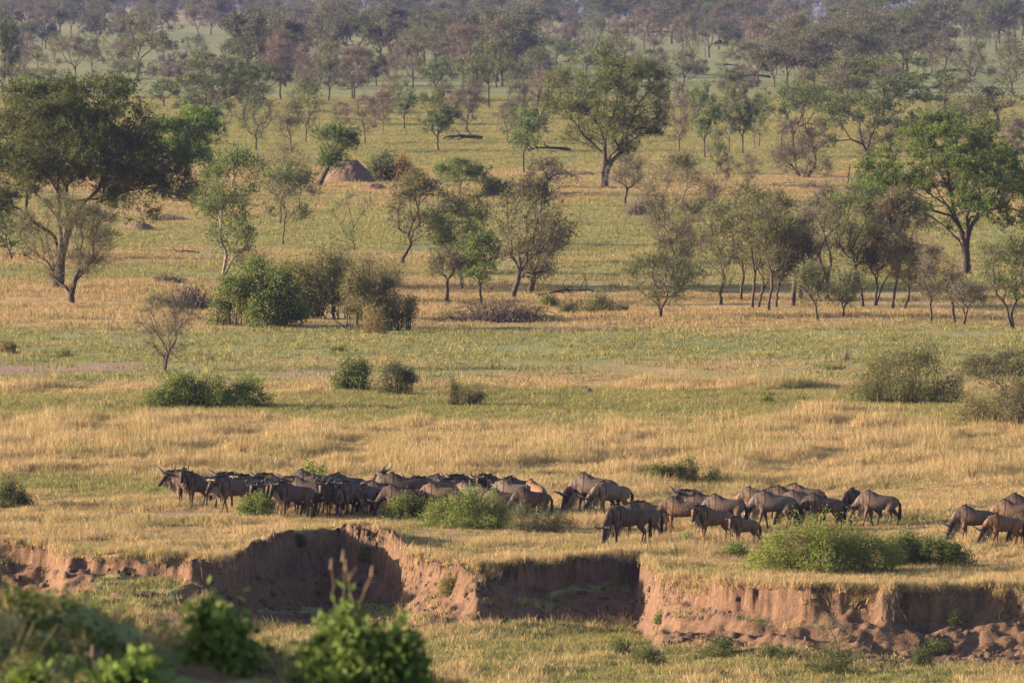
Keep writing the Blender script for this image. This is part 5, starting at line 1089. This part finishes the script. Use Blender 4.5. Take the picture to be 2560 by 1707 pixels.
GREYC = (1.0, .9, .85); DARKC = (.72, .63, .6); BRNC = (1.25, 1.0, .78); TAN = (1.4, 1.15, .92); PALE = (1.35, 1.25, 1.15); ORNG = (1.75, 1.15, .75); SLATE = (.95, .95, 1.02)
HERD = [  # px, feet py, yaw (180 faces left), pose, size, coat tint, age, label
 (475, 1266, 182, 'stand', 1.0, GREYC, 0, 'grey wildebeest at the far left end of the herd, mostly behind another'),
 (502, 1272, 205, 'raise', 1.04, DARKC, 0, 'dark wildebeest with raised head and wide open horns near the left end'),
 (585, 1283, 190, 'walk', 1.05, GREYC, 0, 'large grey wildebeest stepping left in front of the left group'),
 (604, 1270, 178, 'stand', 1.0, DARKC, 0, 'dark wildebeest whose back shows behind the large stepping one'),
 (643, 1276, 200, 'turn', 1.0, SLATE, 0, 'slate wildebeest with pale horns right of the large stepping one'),
 (676, 1286, 198, 'turn', .88, GREYC, 0, 'smaller wildebeest with tan beard behind the small pale green shrub'),
 (703, 1275, 185, 'stand', 1.02, DARKC, 0, 'dark-headed wildebeest behind the small bearded one'),
 (736, 1296, 192, 'turn', 1.02, DARKC, 0, 'big dark wildebeest with bright beard at the very front of the left group'),
 (766, 1282, 184, 'stand', 1.0, DARKC, 0, 'black-maned wildebeest directly behind the big dark bearded one'),
 (780, 1270, 176, 'graze', 1.08, SLATE, 0, 'slate-backed wildebeest at the rear of the left group'),
 (808, 1277, 183, 'graze', 1.02, GREYC, 0, 'grey-backed wildebeest just in front of the slate-backed one'),
 (868, 1274, 180, 'walklow', 1.03, SLATE, 0, 'pale-shouldered wildebeest showing its long back at the rear centre'),
 (779, 1292, 262, 'grazeturn', .80, BRNC, 1, 'brown calf facing the river with lowered head beside the big bearded one'),
 (842, 1289, 208, 'turn', .96, GREYC, 0, 'grey wildebeest with pale U-shaped horns right of the brown calf'),
 (893, 1291, 214, 'turn', .98, SLATE, 0, 'slate wildebeest with tall pale horns looking at the river'),
 (930, 1288, 196, 'turn', .84, BRNC, 1, 'brownish calf with straight short horns at the front near the round shrub'),
 (928, 1271, 80, 'stand', .92, TAN, 0, 'tan wildebeest seen from behind in the middle of the herd'),
 (955, 1273, 250, 'raise', 1.06, DARKC, 0, 'tall wildebeest facing us with wide black horns above the herd'),
 (1008, 1284, 182, 'graze', 1.14, DARKC, 0, 'large dark wildebeest with a long back right of the horned tall one'),
 (1000, 1294, 184, 'graze', .92, DARKC, 0, 'dark wildebeest half hidden by the round bright green shrub'),
 (1085, 1282, 186, 'turn', 1.0, BRNC, 0, 'brown-necked wildebeest with upright horns behind the gap in the shrubs'),
 (1100, 1292, 180, 'graze', .95, TAN, 0, 'tawny-maned wildebeest bending down in the gap between the shrubs'),
 (1118, 1274, 178, 'walklow', 1.0, SLATE, 0, 'slate wildebeest whose back shows behind the tawny-maned one'),
 (1160, 1279, 182, 'stand', .93, DARKC, 0, 'dark wildebeest with curved horn left behind the larger shrub'),
 (1178, 1271, 176, 'stand', .95, DARKC, 0, 'dark wildebeest at the back edge above the larger shrub'),
 (1178, 1288, 182, 'graze', .93, PALE, 0, 'pale-backed wildebeest just behind the larger shrub'),
 (1248, 1275, 195, 'turn', 1.0, DARKC, 0, 'dark wildebeest with swept horns above the right of the larger shrub'),
 (1282, 1290, 178, 'graze', 1.0, PALE, 0, 'greyish-pink wildebeest with pale flank right above the larger shrub'),
 (1300, 1278, 182, 'walklow', .98, DARKC, 0, 'dark brown wildebeest behind the pale-flanked one'),
 (1338, 1290, 140, 'grazewalk', 1.0, ORNG, 0, 'orange-brown wildebeest with its rump turned at the right end of the dense herd'),
 (1255, 1299, 182, 'graze', .85, TAN, 1, 'tan calf hidden behind the larger shrub'),
 (1330, 1302, 182, 'graze', .92, DARKC, 0, 'dark wildebeest low behind the grey-green straggling shrub'),
 (1486, 1287, 184, 'graze', 1.16, GREYC, 0, 'biggest grazing wildebeest with shaggy shoulders, leader of the scattered group'),
 (1530, 1291, 186, 'grazewalk', .98, PALE, 0, 'grey wildebeest with pale flank stripe beside the biggest grazing one'),
 (1630, 1330, 182, 'stand', .84, BRNC, 1, 'young wildebeest with short straight horns and head up'),
 (1568, 1363, 188, 'grazeturn', 1.08, DARKC, 0, 'dark wildebeest grazing nearest the bank edge with its face to us'),
 (1600, 1350, 176, 'graze', .98, GREYC, 0, 'grey wildebeest with hanging black tail behind the nearest grazing one'),
 (1706, 1335, 186, 'lift', 1.0, BRNC, 0, 'brown wildebeest with a bent foreleg and lowered head'),
 (1760, 1322, 180, 'stand', 1.05, DARKC, 0, 'black-necked wildebeest with small horns behind the brown bent-legged one'),
 (1812, 1328, 172, 'graze', 1.0, GREYC, 0, 'grey wildebeest showing only its round rump behind two others'),
 (1783, 1356, 193, 'turn', .98, BRNC, 0, 'bearded brownish wildebeest standing at the front of the scattered group'),
 (1862, 1362, 196, 'turn', .76, BRNC, 1, 'little calf with bright brow following the bearded brownish one'),
 (1896, 1304, 184, 'graze', .96, TAN, 0, 'tan spotted-necked wildebeest grazing left of the slate one'),
 (1936, 1324, 184, 'grazewalk', 1.06, SLATE, 0, 'slate-blue wildebeest with lowered head left of the largest bank bush'),
 (1970, 1305, 180, 'walklow', 1.0, DARKC, 0, 'dark-maned wildebeest behind the slate-blue one'),
 (2012, 1298, 178, 'walklow', .98, TAN, 0, 'tan wildebeest farthest back above the largest bank bush'),
 (2006, 1317, 182, 'graze', 1.0, PALE, 0, 'pale grey wildebeest right behind the slate-blue one'),
 (2058, 1324, 180, 'graze', .98, DARKC, 0, 'dark wildebeest sinking behind the left shoulder of the largest bank bush'),
 (2152, 1312, 180, 'graze', 1.0, DARKC, 0, 'dark wildebeest with head hidden above the top of the largest bank bush'),
 (2196, 1316, 178, 'grazewalk', .98, GREYC, 0, 'grey-brown wildebeest striding left behind the largest bank bush'),
 (2438, 1356, 184, 'graze', .98, GREYC, 0, 'round-bellied wildebeest grazing at the left of the right-edge trio'),
 (2512, 1366, 186, 'grazewalk', .88, (1.45, 1.02, .75), 0, 'reddish-brown young wildebeest grazing at the front of the right edge'),
 (2536, 1342, 182, 'graze', 1.0, BRNC, 0, 'brown wildebeest behind the reddish-brown young one'),
 (2562, 1326, 182, 'graze', 1.0, DARKC, 0, 'dark wildebeest cut by the right edge at the back'),
 (2580, 1364, 182, 'graze', .9, DARKC, 0, 'dark wildebeest cut by the right edge at the front'),
 (715, 1288, 190, 'turn', .9, GREYC, 0, 'grey wildebeest squeezed between the small bearded and the big dark one'),
 (812, 1291, 200, 'graze', .88, DARKC, 0, 'dark low-headed wildebeest behind the brown calf'),
 (866, 1284, 190, 'turn', .95, DARKC, 0, 'dark wildebeest between the two pale-horned ones'),
 (955, 1285, 178, 'graze', .92, DARKC, 0, 'dark wildebeest with pale rump left of the round bright green shrub'),
 (756, 71, 200, 'graze', 1.15, DARKC, 0, 'black lone animal far away on the ridge, left of centre'),
 (491, 168, 175, 'graze', 1.0, DARKC, 0, 'lone dark animal lying low by the feathery far trees at upper left'),
 (995, 133, 10, 'stand', 1.1, DARKC, 0, 'lone dark animal below the wide dark green acacia far away'),
 (1797, 118, 10, 'graze', 1.25, DARKC, 0, 'lone dark animal grazing on the far open slope, right of centre'),
 (2328, 104, 160, 'stand', 1.1, ORNG, 0, 'lone pale animal beside the tall far-slope acacia'),
]
def herd():
    g = np.random.default_rng(4)
    for px, py, yaw, pose, size, tint, calf, lab in HERD:
        P = WB[pose]; x, y, z = ground_xyz(px, py)
        if py < 250: tint = tuple(v * .55 for v in tint) if tint is not ORNG else tint
        t = thing('wildebeest', lab, 'wildebeest', (x, y, z - .02), R(yaw + np.clip(g.normal() * 13, -26, 26)), 'wildebeest of the herd on the river plain' if py > 250 else 'lone animals far off on the plain')
        t.scale = (size * .97, size * .97, size * .97)
        put('body', P['body'], t, color=tint)
        for hm in (P['calfhorns'] if calf else P['horns']): put('horn', hm, t)
        put('mane', P['mane'], t); put('beard', P['beard'], t); put('tail', P['tail'], t)
        for em in P['eyes']: put('eye', em, t)
herd()
# a small dark ground bird on the open grass
def bird():
    b = [loft([(-.16, 0, .16), (-.06, 0, .19), (.06, 0, .2), (.13, 0, .24)], [.03, .075, .08, .04], [.03, .075, .085, .045], n=10), loft([(.13, 0, .24), (.17, 0, .34), (.18, 0, .40)], [.028, .02, .028], [.028, .02, .03], n=8), loft([(.19, 0, .40), (.27, 0, .385)], [.014, .004], [.014, .004], n=6),
         loft([(0, .03, .14), (.01, .03, 0)], [.012, .01], [.012, .01], n=6), loft([(0, -.03, .14), (.01, -.03, 0)], [.012, .01], [.012, .01], n=6)]
    V = []; F = []
    for v, f in b: F += [tuple(i + len(V) for i in q) for q in f]; V += [tuple(p) for p in v]
    me = bpy.data.meshes.new('ground_bird'); me.from_pydata(V, [], F); me.materials.append(M_MANE); me.update()
    x, y, z = ground_xyz(1473, 986); tag(put('ground_bird', me, loc=(x, y, z), rz=R(150)), 'small dark bird standing alone on the open grass right of centre', 'bird')
bird()
# ------------------------------------------------------------------ grass
LIB = bpy.data.collections.new('grass_library')      # source tufts, not linked to the scene
def tuft(name, seed, n, h, spread, w, mat, lean=.35, seg=3):
    rng = np.random.default_rng(seed); b = np.stack([rng.normal(size=n) * spread, rng.normal(size=n) * spread, np.zeros(n)], 1)
    a = rng.uniform(0, 2 * math.pi, n); out = np.stack([np.cos(a), np.sin(a), np.zeros(n)], 1) * (lean * rng.uniform(.1, 1.0, n))[:, None]
    hh = h * rng.uniform(.45, 1.1, n); side = unit(np.stack([-np.sin(a + rng.normal(size=n)), np.cos(a + rng.normal(size=n)), np.zeros(n)], 1))
    rows = []
    for k in range(seg + 1):
        t = k / seg; p = b + out * hh[:, None] * t ** 1.8 + np.array([0, 0, 1]) * (hh * t * (1 - .15 * t * lean))[:, None]; ww = w * (1 - t * .85) * .5
        rows.append(np.stack([p - side * ww, p + side * ww], 1))
    V = np.stack(rows, 1).reshape(-1, 3); q = []
    for k in range(seg): q.append([2 * k, 2 * k + 1, 2 * k + 3, 2 * k + 2])
    Q = (np.array(q)[None] + (np.arange(n) * 2 * (seg + 1))[:, None, None]).reshape(-1, 4)
    t = np.repeat(rng.uniform(0, 1, n), 2 * (seg + 1))
    o = bpy.data.objects.new(name, mesh_np(name, V, Q, [mat], attrs={'tint': t})); LIB.objects.link(o)
for k in range(3): tuft('a_straw_tuft%d' % k, 500 + k, 26, .5, .11, .022, M_STRAW, .45)
tuft('a_straw_tuft3', 503, 9, .85, .09, .02, M_STRAW, .25)
for k in range(3): tuft('b_green_tuft%d' % k, 520 + k, 22, .17, .12, .022, M_GREENG, .8, 2)
for k in range(3): tuft('c_wide_straw%d' % k, 540 + k, 40, .28, .34, .035, M_STRAWP, .6, 2)
for k in range(2): tuft('d_wide_green%d' % k, 560 + k, 40, .14, .4, .045, M_GREENG, .9, 2)
def clod(name, seed):
    rng = np.random.default_rng(seed); V = []; Q = []; n = 8; m = 6
    for i in range(m + 1):
        for j in range(n):
            t = math.pi * i / m; a = 2 * math.pi * j / n; d = np.array([math.sin(t) * math.cos(a), math.sin(t) * math.sin(a), math.cos(t) * .75]); V.append(d * (1 if i in (0, m) else rng.uniform(.72, 1.15)))
    for i in range(m):
        for j in range(n): Q.append([i * n + j, (i + 1) * n + j, (i + 1) * n + (j + 1) % n, i * n + (j + 1) % n])
    o = bpy.data.objects.new(name, mesh_np(name, V, Q, [M_EARTH])); LIB.objects.link(o)
clod('e_clod0', 1); clod('e_clod1', 2)
SG = scatter_group(LIB)
def scatter(name, P, vi, scl, label, seed=0, tilt=.12):
    rng = np.random.default_rng(seed); n = len(P); me = bpy.data.meshes.new(name)
    me.vertices.add(n); me.vertices.foreach_set('co', np.asarray(P, np.float32).ravel())
    A = me.attributes.new('vi', 'INT', 'POINT'); A.data.foreach_set('value', np.asarray(vi, np.int32))
    rot = np.stack([rng.normal(size=n) * tilt, rng.normal(size=n) * tilt, rng.uniform(0, 6.28, n)], 1).astype(np.float32)
    A = me.attributes.new('rot', 'FLOAT_VECTOR', 'POINT'); A.data.foreach_set('vector', rot.ravel())
    A = me.attributes.new('scl', 'FLOAT_VECTOR', 'POINT'); A.data.foreach_set('vector', np.asarray(scl, np.float32).ravel())
    o = put(name, me); m = o.modifiers.new('scatter', 'NODES'); m.node_group = SG
    tag(o, label, 'grass', kind='stuff'); return o
GRASS_N = []
def rnd_area(rng, n, y0, y1, pxm=1420):
    y = np.sqrt(rng.uniform(y0 * y0, y1 * y1, n)); px = rng.uniform(-pxm, pxm, n); return px / FPX * y, y
def grass():
    rng = np.random.default_rng(77)
    # tall straw and short green on the herd's terrace
    x, y = rnd_area(rng, 125000, 262, 400); z = hz(x, y); d, s, pk = fields(x, y)
    e = .25; gx = (hz(x + e, y) - z) / e; gy = (hz(x, y + e) - z) / e; sl = np.sqrt(gx * gx + gy * gy)
    soil = np.maximum(s, ss(.4, .8, sl)); low = z < -.35
    keep = (rng.uniform(0, 1, len(x)) > soil * 1.15) & ~((y < 340) & low & (rng.uniform(0, 1, len(x)) < .35))
    straw = (d + rng.normal(size=len(x)) * .12 > .5) & ~low
    cl = fbm(x / 2.2, y / 3.0, 88, 3); near_b = 1 - ss(318, 334, y) * .0 - (1 - ss(316, 336, y)) * .42; tall = np.clip(.22 + 1.0 * (d - .4) + (cl - .5) * 2.6,   .24, 1.1) * near_b; PX, PY, _ = proj(x, y, z); tall = tall * (1 - .55 * np.exp(-((PX - 2090) / 300) ** 4 - ((PY - 1400) / 60) ** 4)) * (1 - .5 * np.exp(-((PX - 1160) / 220) ** 4 - ((PY - 1310) / 40) ** 4))
    keep &= straw | (rng.uniform(0, 1, len(x)) < .75)
    keep &= ~(low & ((soil > .3) | (bare_mask(x, y, z) > .35) | (sl > .6) | (rng.uniform(0, 1, len(x)) < .3)))
    vi = np.where(straw, rng.integers(0, 4, len(x)), 4 + rng.integers(0, 3, len(x)))
    sc = np.where(straw, tall * rng.uniform(.75, 1.2, len(x)), rng.uniform(.6, 1.5, len(x)))
    scl = np.stack([np.where(straw, .8 + .4 * tall, sc), np.where(straw, .8 + .4 * tall, sc), sc], 1)
    k = keep; scatter('grass', np.stack([x, y, z - .01], 1)[k], vi[k], scl[k], 'tall straw and short green grass around the herd', 1)
    # fringe overhanging the broken bank lip
    px = rng.uniform(-120, 2680, 5200); lip = np.interp(px, SPX, CTL[3][0]); y = lip + rng.uniform(-.45, 1.3, len(px)); x = (px - 1280) / FPX * y; z = hz(x, y)
    k = (z > -.45) & ~((px > 600) & (px < 1005)); n = int(k.sum()); sc = rng.uniform(.3, .75, n)
    scatter('bank_fringe_grass', np.stack([x, y, z - .02], 1)[k], np.where(rng.uniform(0, 1, n) < .8, rng.integers(0, 4, n), 4 + rng.integers(0, 3, n)), np.stack([sc * 1.2, sc * 1.2, sc], 1), 'dry grass hanging over the broken bank edge', 2, .35)
    # crumbled earth and hanging roots on the cut bank
    x, y = rnd_area(rng, 60000, 260, 296, 1380); z = hz(x, y); e = .25; sl = np.sqrt(((hz(x + e, y) - z) / e) ** 2 + ((hz(x, y + e) - z) / e) ** 2)
    k = (z < -.35) & (rng.uniform(0, 1, len(x)) < np.clip(ss(.15, .7, sl) * .45 + .02, 0, 1)) & (fbm(x / 1.5, y / 1.5, 123, 3) > .44); n = int(k.sum()); sc = .03 + .13 * rng.uniform(0, 1, n) ** 4
    scatter('earth_clods', np.stack([x, y, z], 1)[k], 12 + rng.integers(0, 2, n), np.stack([sc * 1.2, sc, sc], 1), 'crumbled clods of red-brown earth on the cut bank', 12, .5)
    px = rng.uniform(-120, 2680, 2600); dep = rng.uniform(.05, .45, len(px)); lip = np.interp(px, SPX, CTL[3][0]); y = lip - rng.uniform(0, .5, len(px)); x = (px - 1280) / FPX * y; z = hz(x, y); k = (z > -.9)
    P0 = np.stack([x, y - .06, z + .03], 1)[k]; n = len(P0); P1 = P0 + np.stack([rng.normal(size=n) * .1, -rng.uniform(.02, .15, n), -rng.uniform(.15, .65, n)], 1)
    V, Q = strips(P0, P1, np.full(n, .02), rng); V2, Q2 = strips(P0 + np.array([.03, 0, 0]), P1 + rng.normal(size=(n, 3)) * .12, np.full(n, .013), rng)
    tag(put('hanging_roots', mesh_np('hanging_roots', np.concatenate([V, V2]), np.concatenate([Q, Q2 + len(V)]), [M_TWIG])), 'dead roots and stems hanging down the cut bank face', 'roots', kind='stuff')
    # river flat below the bank
    x, y = rnd_area(rng, 16000, 256, 285); z = hz(x, y); k = (z < -.6); 
    e = .25; sl = np.sqrt(((hz(x + e, y) - z) / e) ** 2 + ((hz(x, y + e) - z) / e) ** 2); PX, PY, _ = proj(x, y, z)
    bare = bare_mask(x, y, z)
    k &= (rng.uniform(0, 1, len(x)) > bare * 1.1) & (rng.uniform(0, 1, len(x)) > ss(.5, .9, sl))
    n = int(k.sum()); st = (fbm(x[k] / 3, y[k] / 4, 95, 3) + rng.normal(size=n) * .07) > .60; sc = rng.uniform(.5, 1.3, n)
    scatter('river_flat_grass', np.stack([x, y, z - .01], 1)[k], np.where(st, rng.integers(0, 4, n), 4 + rng.integers(0, 3, n)), np.stack([sc, sc, sc * np.where(st, .5, 1.0)], 1), 'short grass on the dry river flat below the bank', 3, .2)
    # open plain behind
    x, y = rnd_area(rng, 130000, 398, 1250); z = hz(x, y); d, s, pk = fields(x, y)
    cl = fbm(x / 5, y / 8, 99, 3); straw = (d + rng.normal(size=len(x)) * .1 > .5)
    k = (rng.uniform(0, 1, len(x)) > s) & (np.where(straw, cl > .36, cl > .3))
    tall = np.clip(.35 + 1.0 * (d - .4) + (cl - .5) * 1.5, .25, 1.1)
    vi = np.where(straw, 7 + rng.integers(0, 3, len(x)), 10 + rng.integers(0, 2, len(x))); sc = np.where(straw, tall, rng.uniform(.6, 1.5, len(x)))
    m = rng.uniform(0, 1, len(x)) < .035; vi[m] = 10 + rng.integers(0, 2, int(m.sum())); sc[m] = rng.uniform(1.8, 3.6, int(m.sum())); k |= m
    scatter('plain_grass', np.stack([x, y, z - .01], 1)[k], vi[k], np.stack([1 + 0 * sc, 1 + 0 * sc, sc], 1)[k], 'patchy straw and green grass over the open plain', 4, .1)
grass()
for i, (px, py, yt, hw, lab, col) in enumerate([(2075, 1690, 1618, 68, 'broad dark green sedge clump on the river flat below the bank', (.075, .09, .035)), (2302, 1672, 1638, 20, 'narrow green sedge tuft right of the broad sedge clump', (.09, .11, .04)),
      (1930, 1650, 1628, 18, 'small sedge tuft left of the broad sedge clump', (.10, .11, .045)), (1968, 1655, 1630, 16, 'small sedge tuft touching the left of the broad sedge clump', (.10, .115, .045)), (1545, 1645, 1610, 26, 'dark sedge tuft on the open river flat', (.075, .095, .035)),
      (1625, 1660, 1632, 36, 'low spreading sedge tuft right of the dark sedge tuft', (.09, .105, .04)), (1800, 1640, 1600, 45, 'green leafy patch at the foot of the right bank', (.08, .11, .035)), (2340, 1632, 1602, 30, 'green weed growing on the collapsed bank at right', (.10, .13, .04)),
      (2385, 1562, 1540, 14, 'small green weed on the collapsed earth under the bank cave', (.10, .14, .04)), (915, 1400, 1360, 20, 'green weed hanging from the right rim of the tall cut bank', (.09, .14, .035)), (1120, 1490, 1440, 18, 'straw-topped tuft on the bank pillar', (.20, .18, .06)),
      (750, 1365, 1340, 14, 'green weed growing near the top of the tall cut bank', (.06, .09, .03)), (1650, 1560, 1538, 12, 'small green sprig at the left foot of the right bank', (.12, .16, .05))]):
    sed = 'sedge' in lab or 'tuft' in lab
    s = (py + 100) / HC
    y0 = 258.0
    # stand it on the surface that the line of sight meets
    best = None
    for yy in np.arange(258, 300, .08):
        xx = (px - 1280) / FPX * (yy + .9); zz = float(hz(np.array([xx]), np.array([yy]))[0]); _, pp, _ = proj(xx, yy, zz)
        if pp <= py: best = (xx, yy, zz); break
    s = FPX / best[1]
    lm = [(0, 0, (py - yt) / s, hw / s, 0)]
    fm, sm = bush_meshes(600 + i, lm, 260 if hw > 40 else 110, .3 if sed else .06, .016 if sed else .03, sig=.06, clump=9 if sed else 10, stems=4, stem_r=.006)
    t = thing('sedge_clump' if sed else 'weed', lab, 'sedge' if sed else 'weed', best); put('foliage', fm, t, color=col); put('stems', sm, t)
def thorn():
    px, py, yt = 2092, 1622, 1548
    for yy in np.arange(258, 300, .08):
        xx = (px - 1280) / FPX * (yy + .9); zz = float(hz(np.array([xx]), np.array([yy]))[0]); _, pp, _ = proj(xx, yy, zz)
        if pp <= py: break
    s = FPX / yy; tm, cm = tree_meshes(640, (py - yt) / s, 84 / s, .35, 'fan', cx=-.12, ntips=50, clumps=10, trunk_r=.035, tip_r=.005, fork=.3, leaf_n=16, leaf_l=.04, leaf_w=.015, sig=(.08, .06), twig_n=6, twig_l=.14, twig_w=.006)
    t = thing('thorn_bush', 'small grey-green thorn bush on the slope below the right bank', 'bush', (xx, yy, zz)); put('trunk', tm, t); put('crown', cm, t, color=(.14, .15, .10))
thorn()

# ------------------------------------------------------------------ blurred plants on the near rise
def near_xyz(px, py, d=None):
    d = d or DF - .5; x = (px - 1280) / FPX * d; return x, d, float(near_z(np.array([x]), np.array([d]))[0])
def leafy(label, px, base_py, x0, x1, top_py, d, col, seed, n, leaf=.06):
    leaf *= 1.3; n = int(n * .62)
    s = FPX / d; x = (px - 1280) / s; zb = HC - (base_py + 100) / s; zt = HC - (top_py + 100) / s; gz = float(near_z(np.array([x]), np.array([d]))[0])
    zb = min(gz, zb) if gz < zb + .3 else gz
    H = (zt - zb) / 1.25; W = (x1 - x0) / s; rng = np.random.default_rng(seed); lm = []
    for k in range(9):
        u = rng.uniform(-.75, .75); lm.append((u * W / 2, rng.normal() * W * .15, H * (1 - .45 * u * u) * rng.uniform(.72, 1.0), W * rng.uniform(.12, .24), 0))
    lm.append((0, 0, H * .7, W * .42, 0))
    fm, sm = bush_meshes(seed, lm, n, leaf, leaf * .6, sig=.035, clump=7, stems=10, stem_r=.006, flat=.2)
    t = thing('leafy_shrub', label, 'shrub', (x, d, zb)); put('foliage', fm, t, color=col); put('stems', sm, t)
leafy('out-of-focus leafy green shrub near the camera, left of the largest blurred one', 545, 1660, 462, 655, 1462, 55.0, (.125, .185, .045), 700, 620)
leafy('largest out-of-focus leafy green shrub at the bottom of the view', 890, 1760, 745, 1055, 1488, 54.0, (.13, .19, .045), 701, 1500)
leafy('bright out-of-focus leafy shrub at the bottom left', 320, 1780, 230, 415, 1618, 52.0, (.135, .205, .045), 702, 600)
leafy('small blurred leafy tip at the bottom right of the largest blurred shrub', 1105, 1760, 1060, 1160, 1670, 54.0, (.11, .14, .05), 703, 130)
leafy('blurred green herbs on the crest of the near rise at the left edge', 60, 1560, -60, 180, 1485, 55.6, (.085, .11, .03), 704, 420, .04)
leafy('bright blurred weed at the bottom left corner', 75, 1760, 30, 130, 1665, 52.0, (.11, .16, .03), 705, 150, .045)
leafy('unseen leafy shrub added outside the left edge to shade the near rise', -1500, 1700, -2400, -700, 1050, 57.3, (.07, .10, .03), 707, 2600, .1)  # out of view, added so that its shadow darkens the near mound
leafy('unseen leafy shrub added outside the lower left edge to shade the near rise', -1500, 1750, -2400, -700, 1080, 54.2, (.07, .10, .03), 708, 2600, .1)  # nearer unseen companion, added to spread that shade over the mound's front
leafy('blurred greenery in front of the river flat at the bottom right', 1790, 1770, 1690, 1880, 1672, 54.0, (.10, .13, .045), 706, 200, .04)
def stalk(label, px, base, top, dx, d, seed, col=None):
    s = FPX / d; x = (px - 1280) / s; z0 = HC - (base + 100) / s; H = (base - top) / s; rng = np.random.default_rng(seed); segs = []; p = np.array([0., 0, -.1]); e = np.array([dx / s, 0, H])
    pts = [p + (e - p) * t + rng.normal(size=3) * .008 for t in np.linspace(0, 1, 6)]
    for i in range(5): segs.append((pts[i], pts[i + 1], .005 * (1 - .12 * i), .005 * (.88 - .12 * i)))
    segs.append((pts[3], pts[3] + np.array([.05, 0, .09]), .0035, .002)); segs.append((pts[5] - np.array([0, 0, .02]), pts[5] + np.array([.004, 0, .05]), .013, .006))
    t = thing('dry_stalk', label, 'plant stalk', (x, d, z0), group='dry stalks near the camera'); put('stem', sticks(seed, segs, M_STALK, 'stem', 6), t)
M_STALK = bark_mat('dry_stalk', (.20, .13, .09), (.28, .19, .13))
for i, a in enumerate([('blurred dry stalk rising left of the bright leafy shrub', 275, 1640, 1545, 20, 54.5), ('blurred dry stalk rising behind the bright leafy shrub', 365, 1640, 1560, 2, 54.5), ('leaning blurred dry stalk beside the bright leafy shrub', 372, 1640, 1585, 60, 54.2), ('short blurred dry stalk at the bottom left', 232, 1690, 1632, -4, 53),
      ('leftmost blurred dry stalk above the largest blurred shrub', 838, 1500, 1420, -10, 54.5), ('middle blurred dry stalk above the largest blurred shrub', 855, 1500, 1415, 6, 54.6), ('forked blurred dry stalk above the largest blurred shrub', 890, 1500, 1400, -32, 54.4), ('right leaning blurred dry stalk above the largest blurred shrub', 892, 1500, 1438, 34, 54.2)]): stalk(*a, 720 + i)
# low herbs and grass over the near rise
def near_cover():
    rng = np.random.default_rng(31); n = 2600; y = rng.uniform(47, 57.5, n); px = rng.uniform(-150, 1500, n); x = (px - 1280) / FPX * y; z = near_z(x, y)
    cl = fbm(x * 2.5, y * 2.5, 33, 3); k = cl > .40; m = int(k.sum()); sc = rng.uniform(.25, .6, m)
    scatter('near_grass', np.stack([x, y, z - .01], 1)[k], np.where(rng.uniform(0, 1, m) < .05, rng.integers(0, 4, m), 4 + rng.integers(0, 3, m)), np.stack([sc, sc, sc * .8], 1), 'short green grass on the shaded near rise', 5, .3)
    n = 2600; y = rng.uniform(50, 56.8, n); px = rng.uniform(-150, 1150, n); x = (px - 1280) / FPX * y; z = near_z(x, y); k = fbm(x * 2, y * 2, 35, 3) > .56; P = np.stack([x, y, z], 1)[k]; m = len(P)
    b = np.repeat(np.arange(m), 9); Cn = P[b] + np.abs(rng.normal(size=(len(b), 3))) * np.array([0, 0, .05]) + rng.normal(size=(len(b), 3)) * np.array([.05, .05, 0])
    V, Q = leaves(Cn, unit(rdir(rng, len(b)) + np.array([0, 0, .4])), unit(rdir(rng, len(b)) + np.array([0, 0, 1])), .045 * rng.uniform(.6, 1.3, len(b)), .026 * rng.uniform(.6, 1.3, len(b)))
    o = put('ground_herbs', mesh_np('ground_herbs', V, Q, [M_LEAF], attrs={'tint': np.repeat(rng.uniform(0, 1, len(b)), 4)}), color=(.06, .09, .025)); tag(o, 'creeping green herbs covering the near rise', 'herbs', kind='stuff')
near_cover()
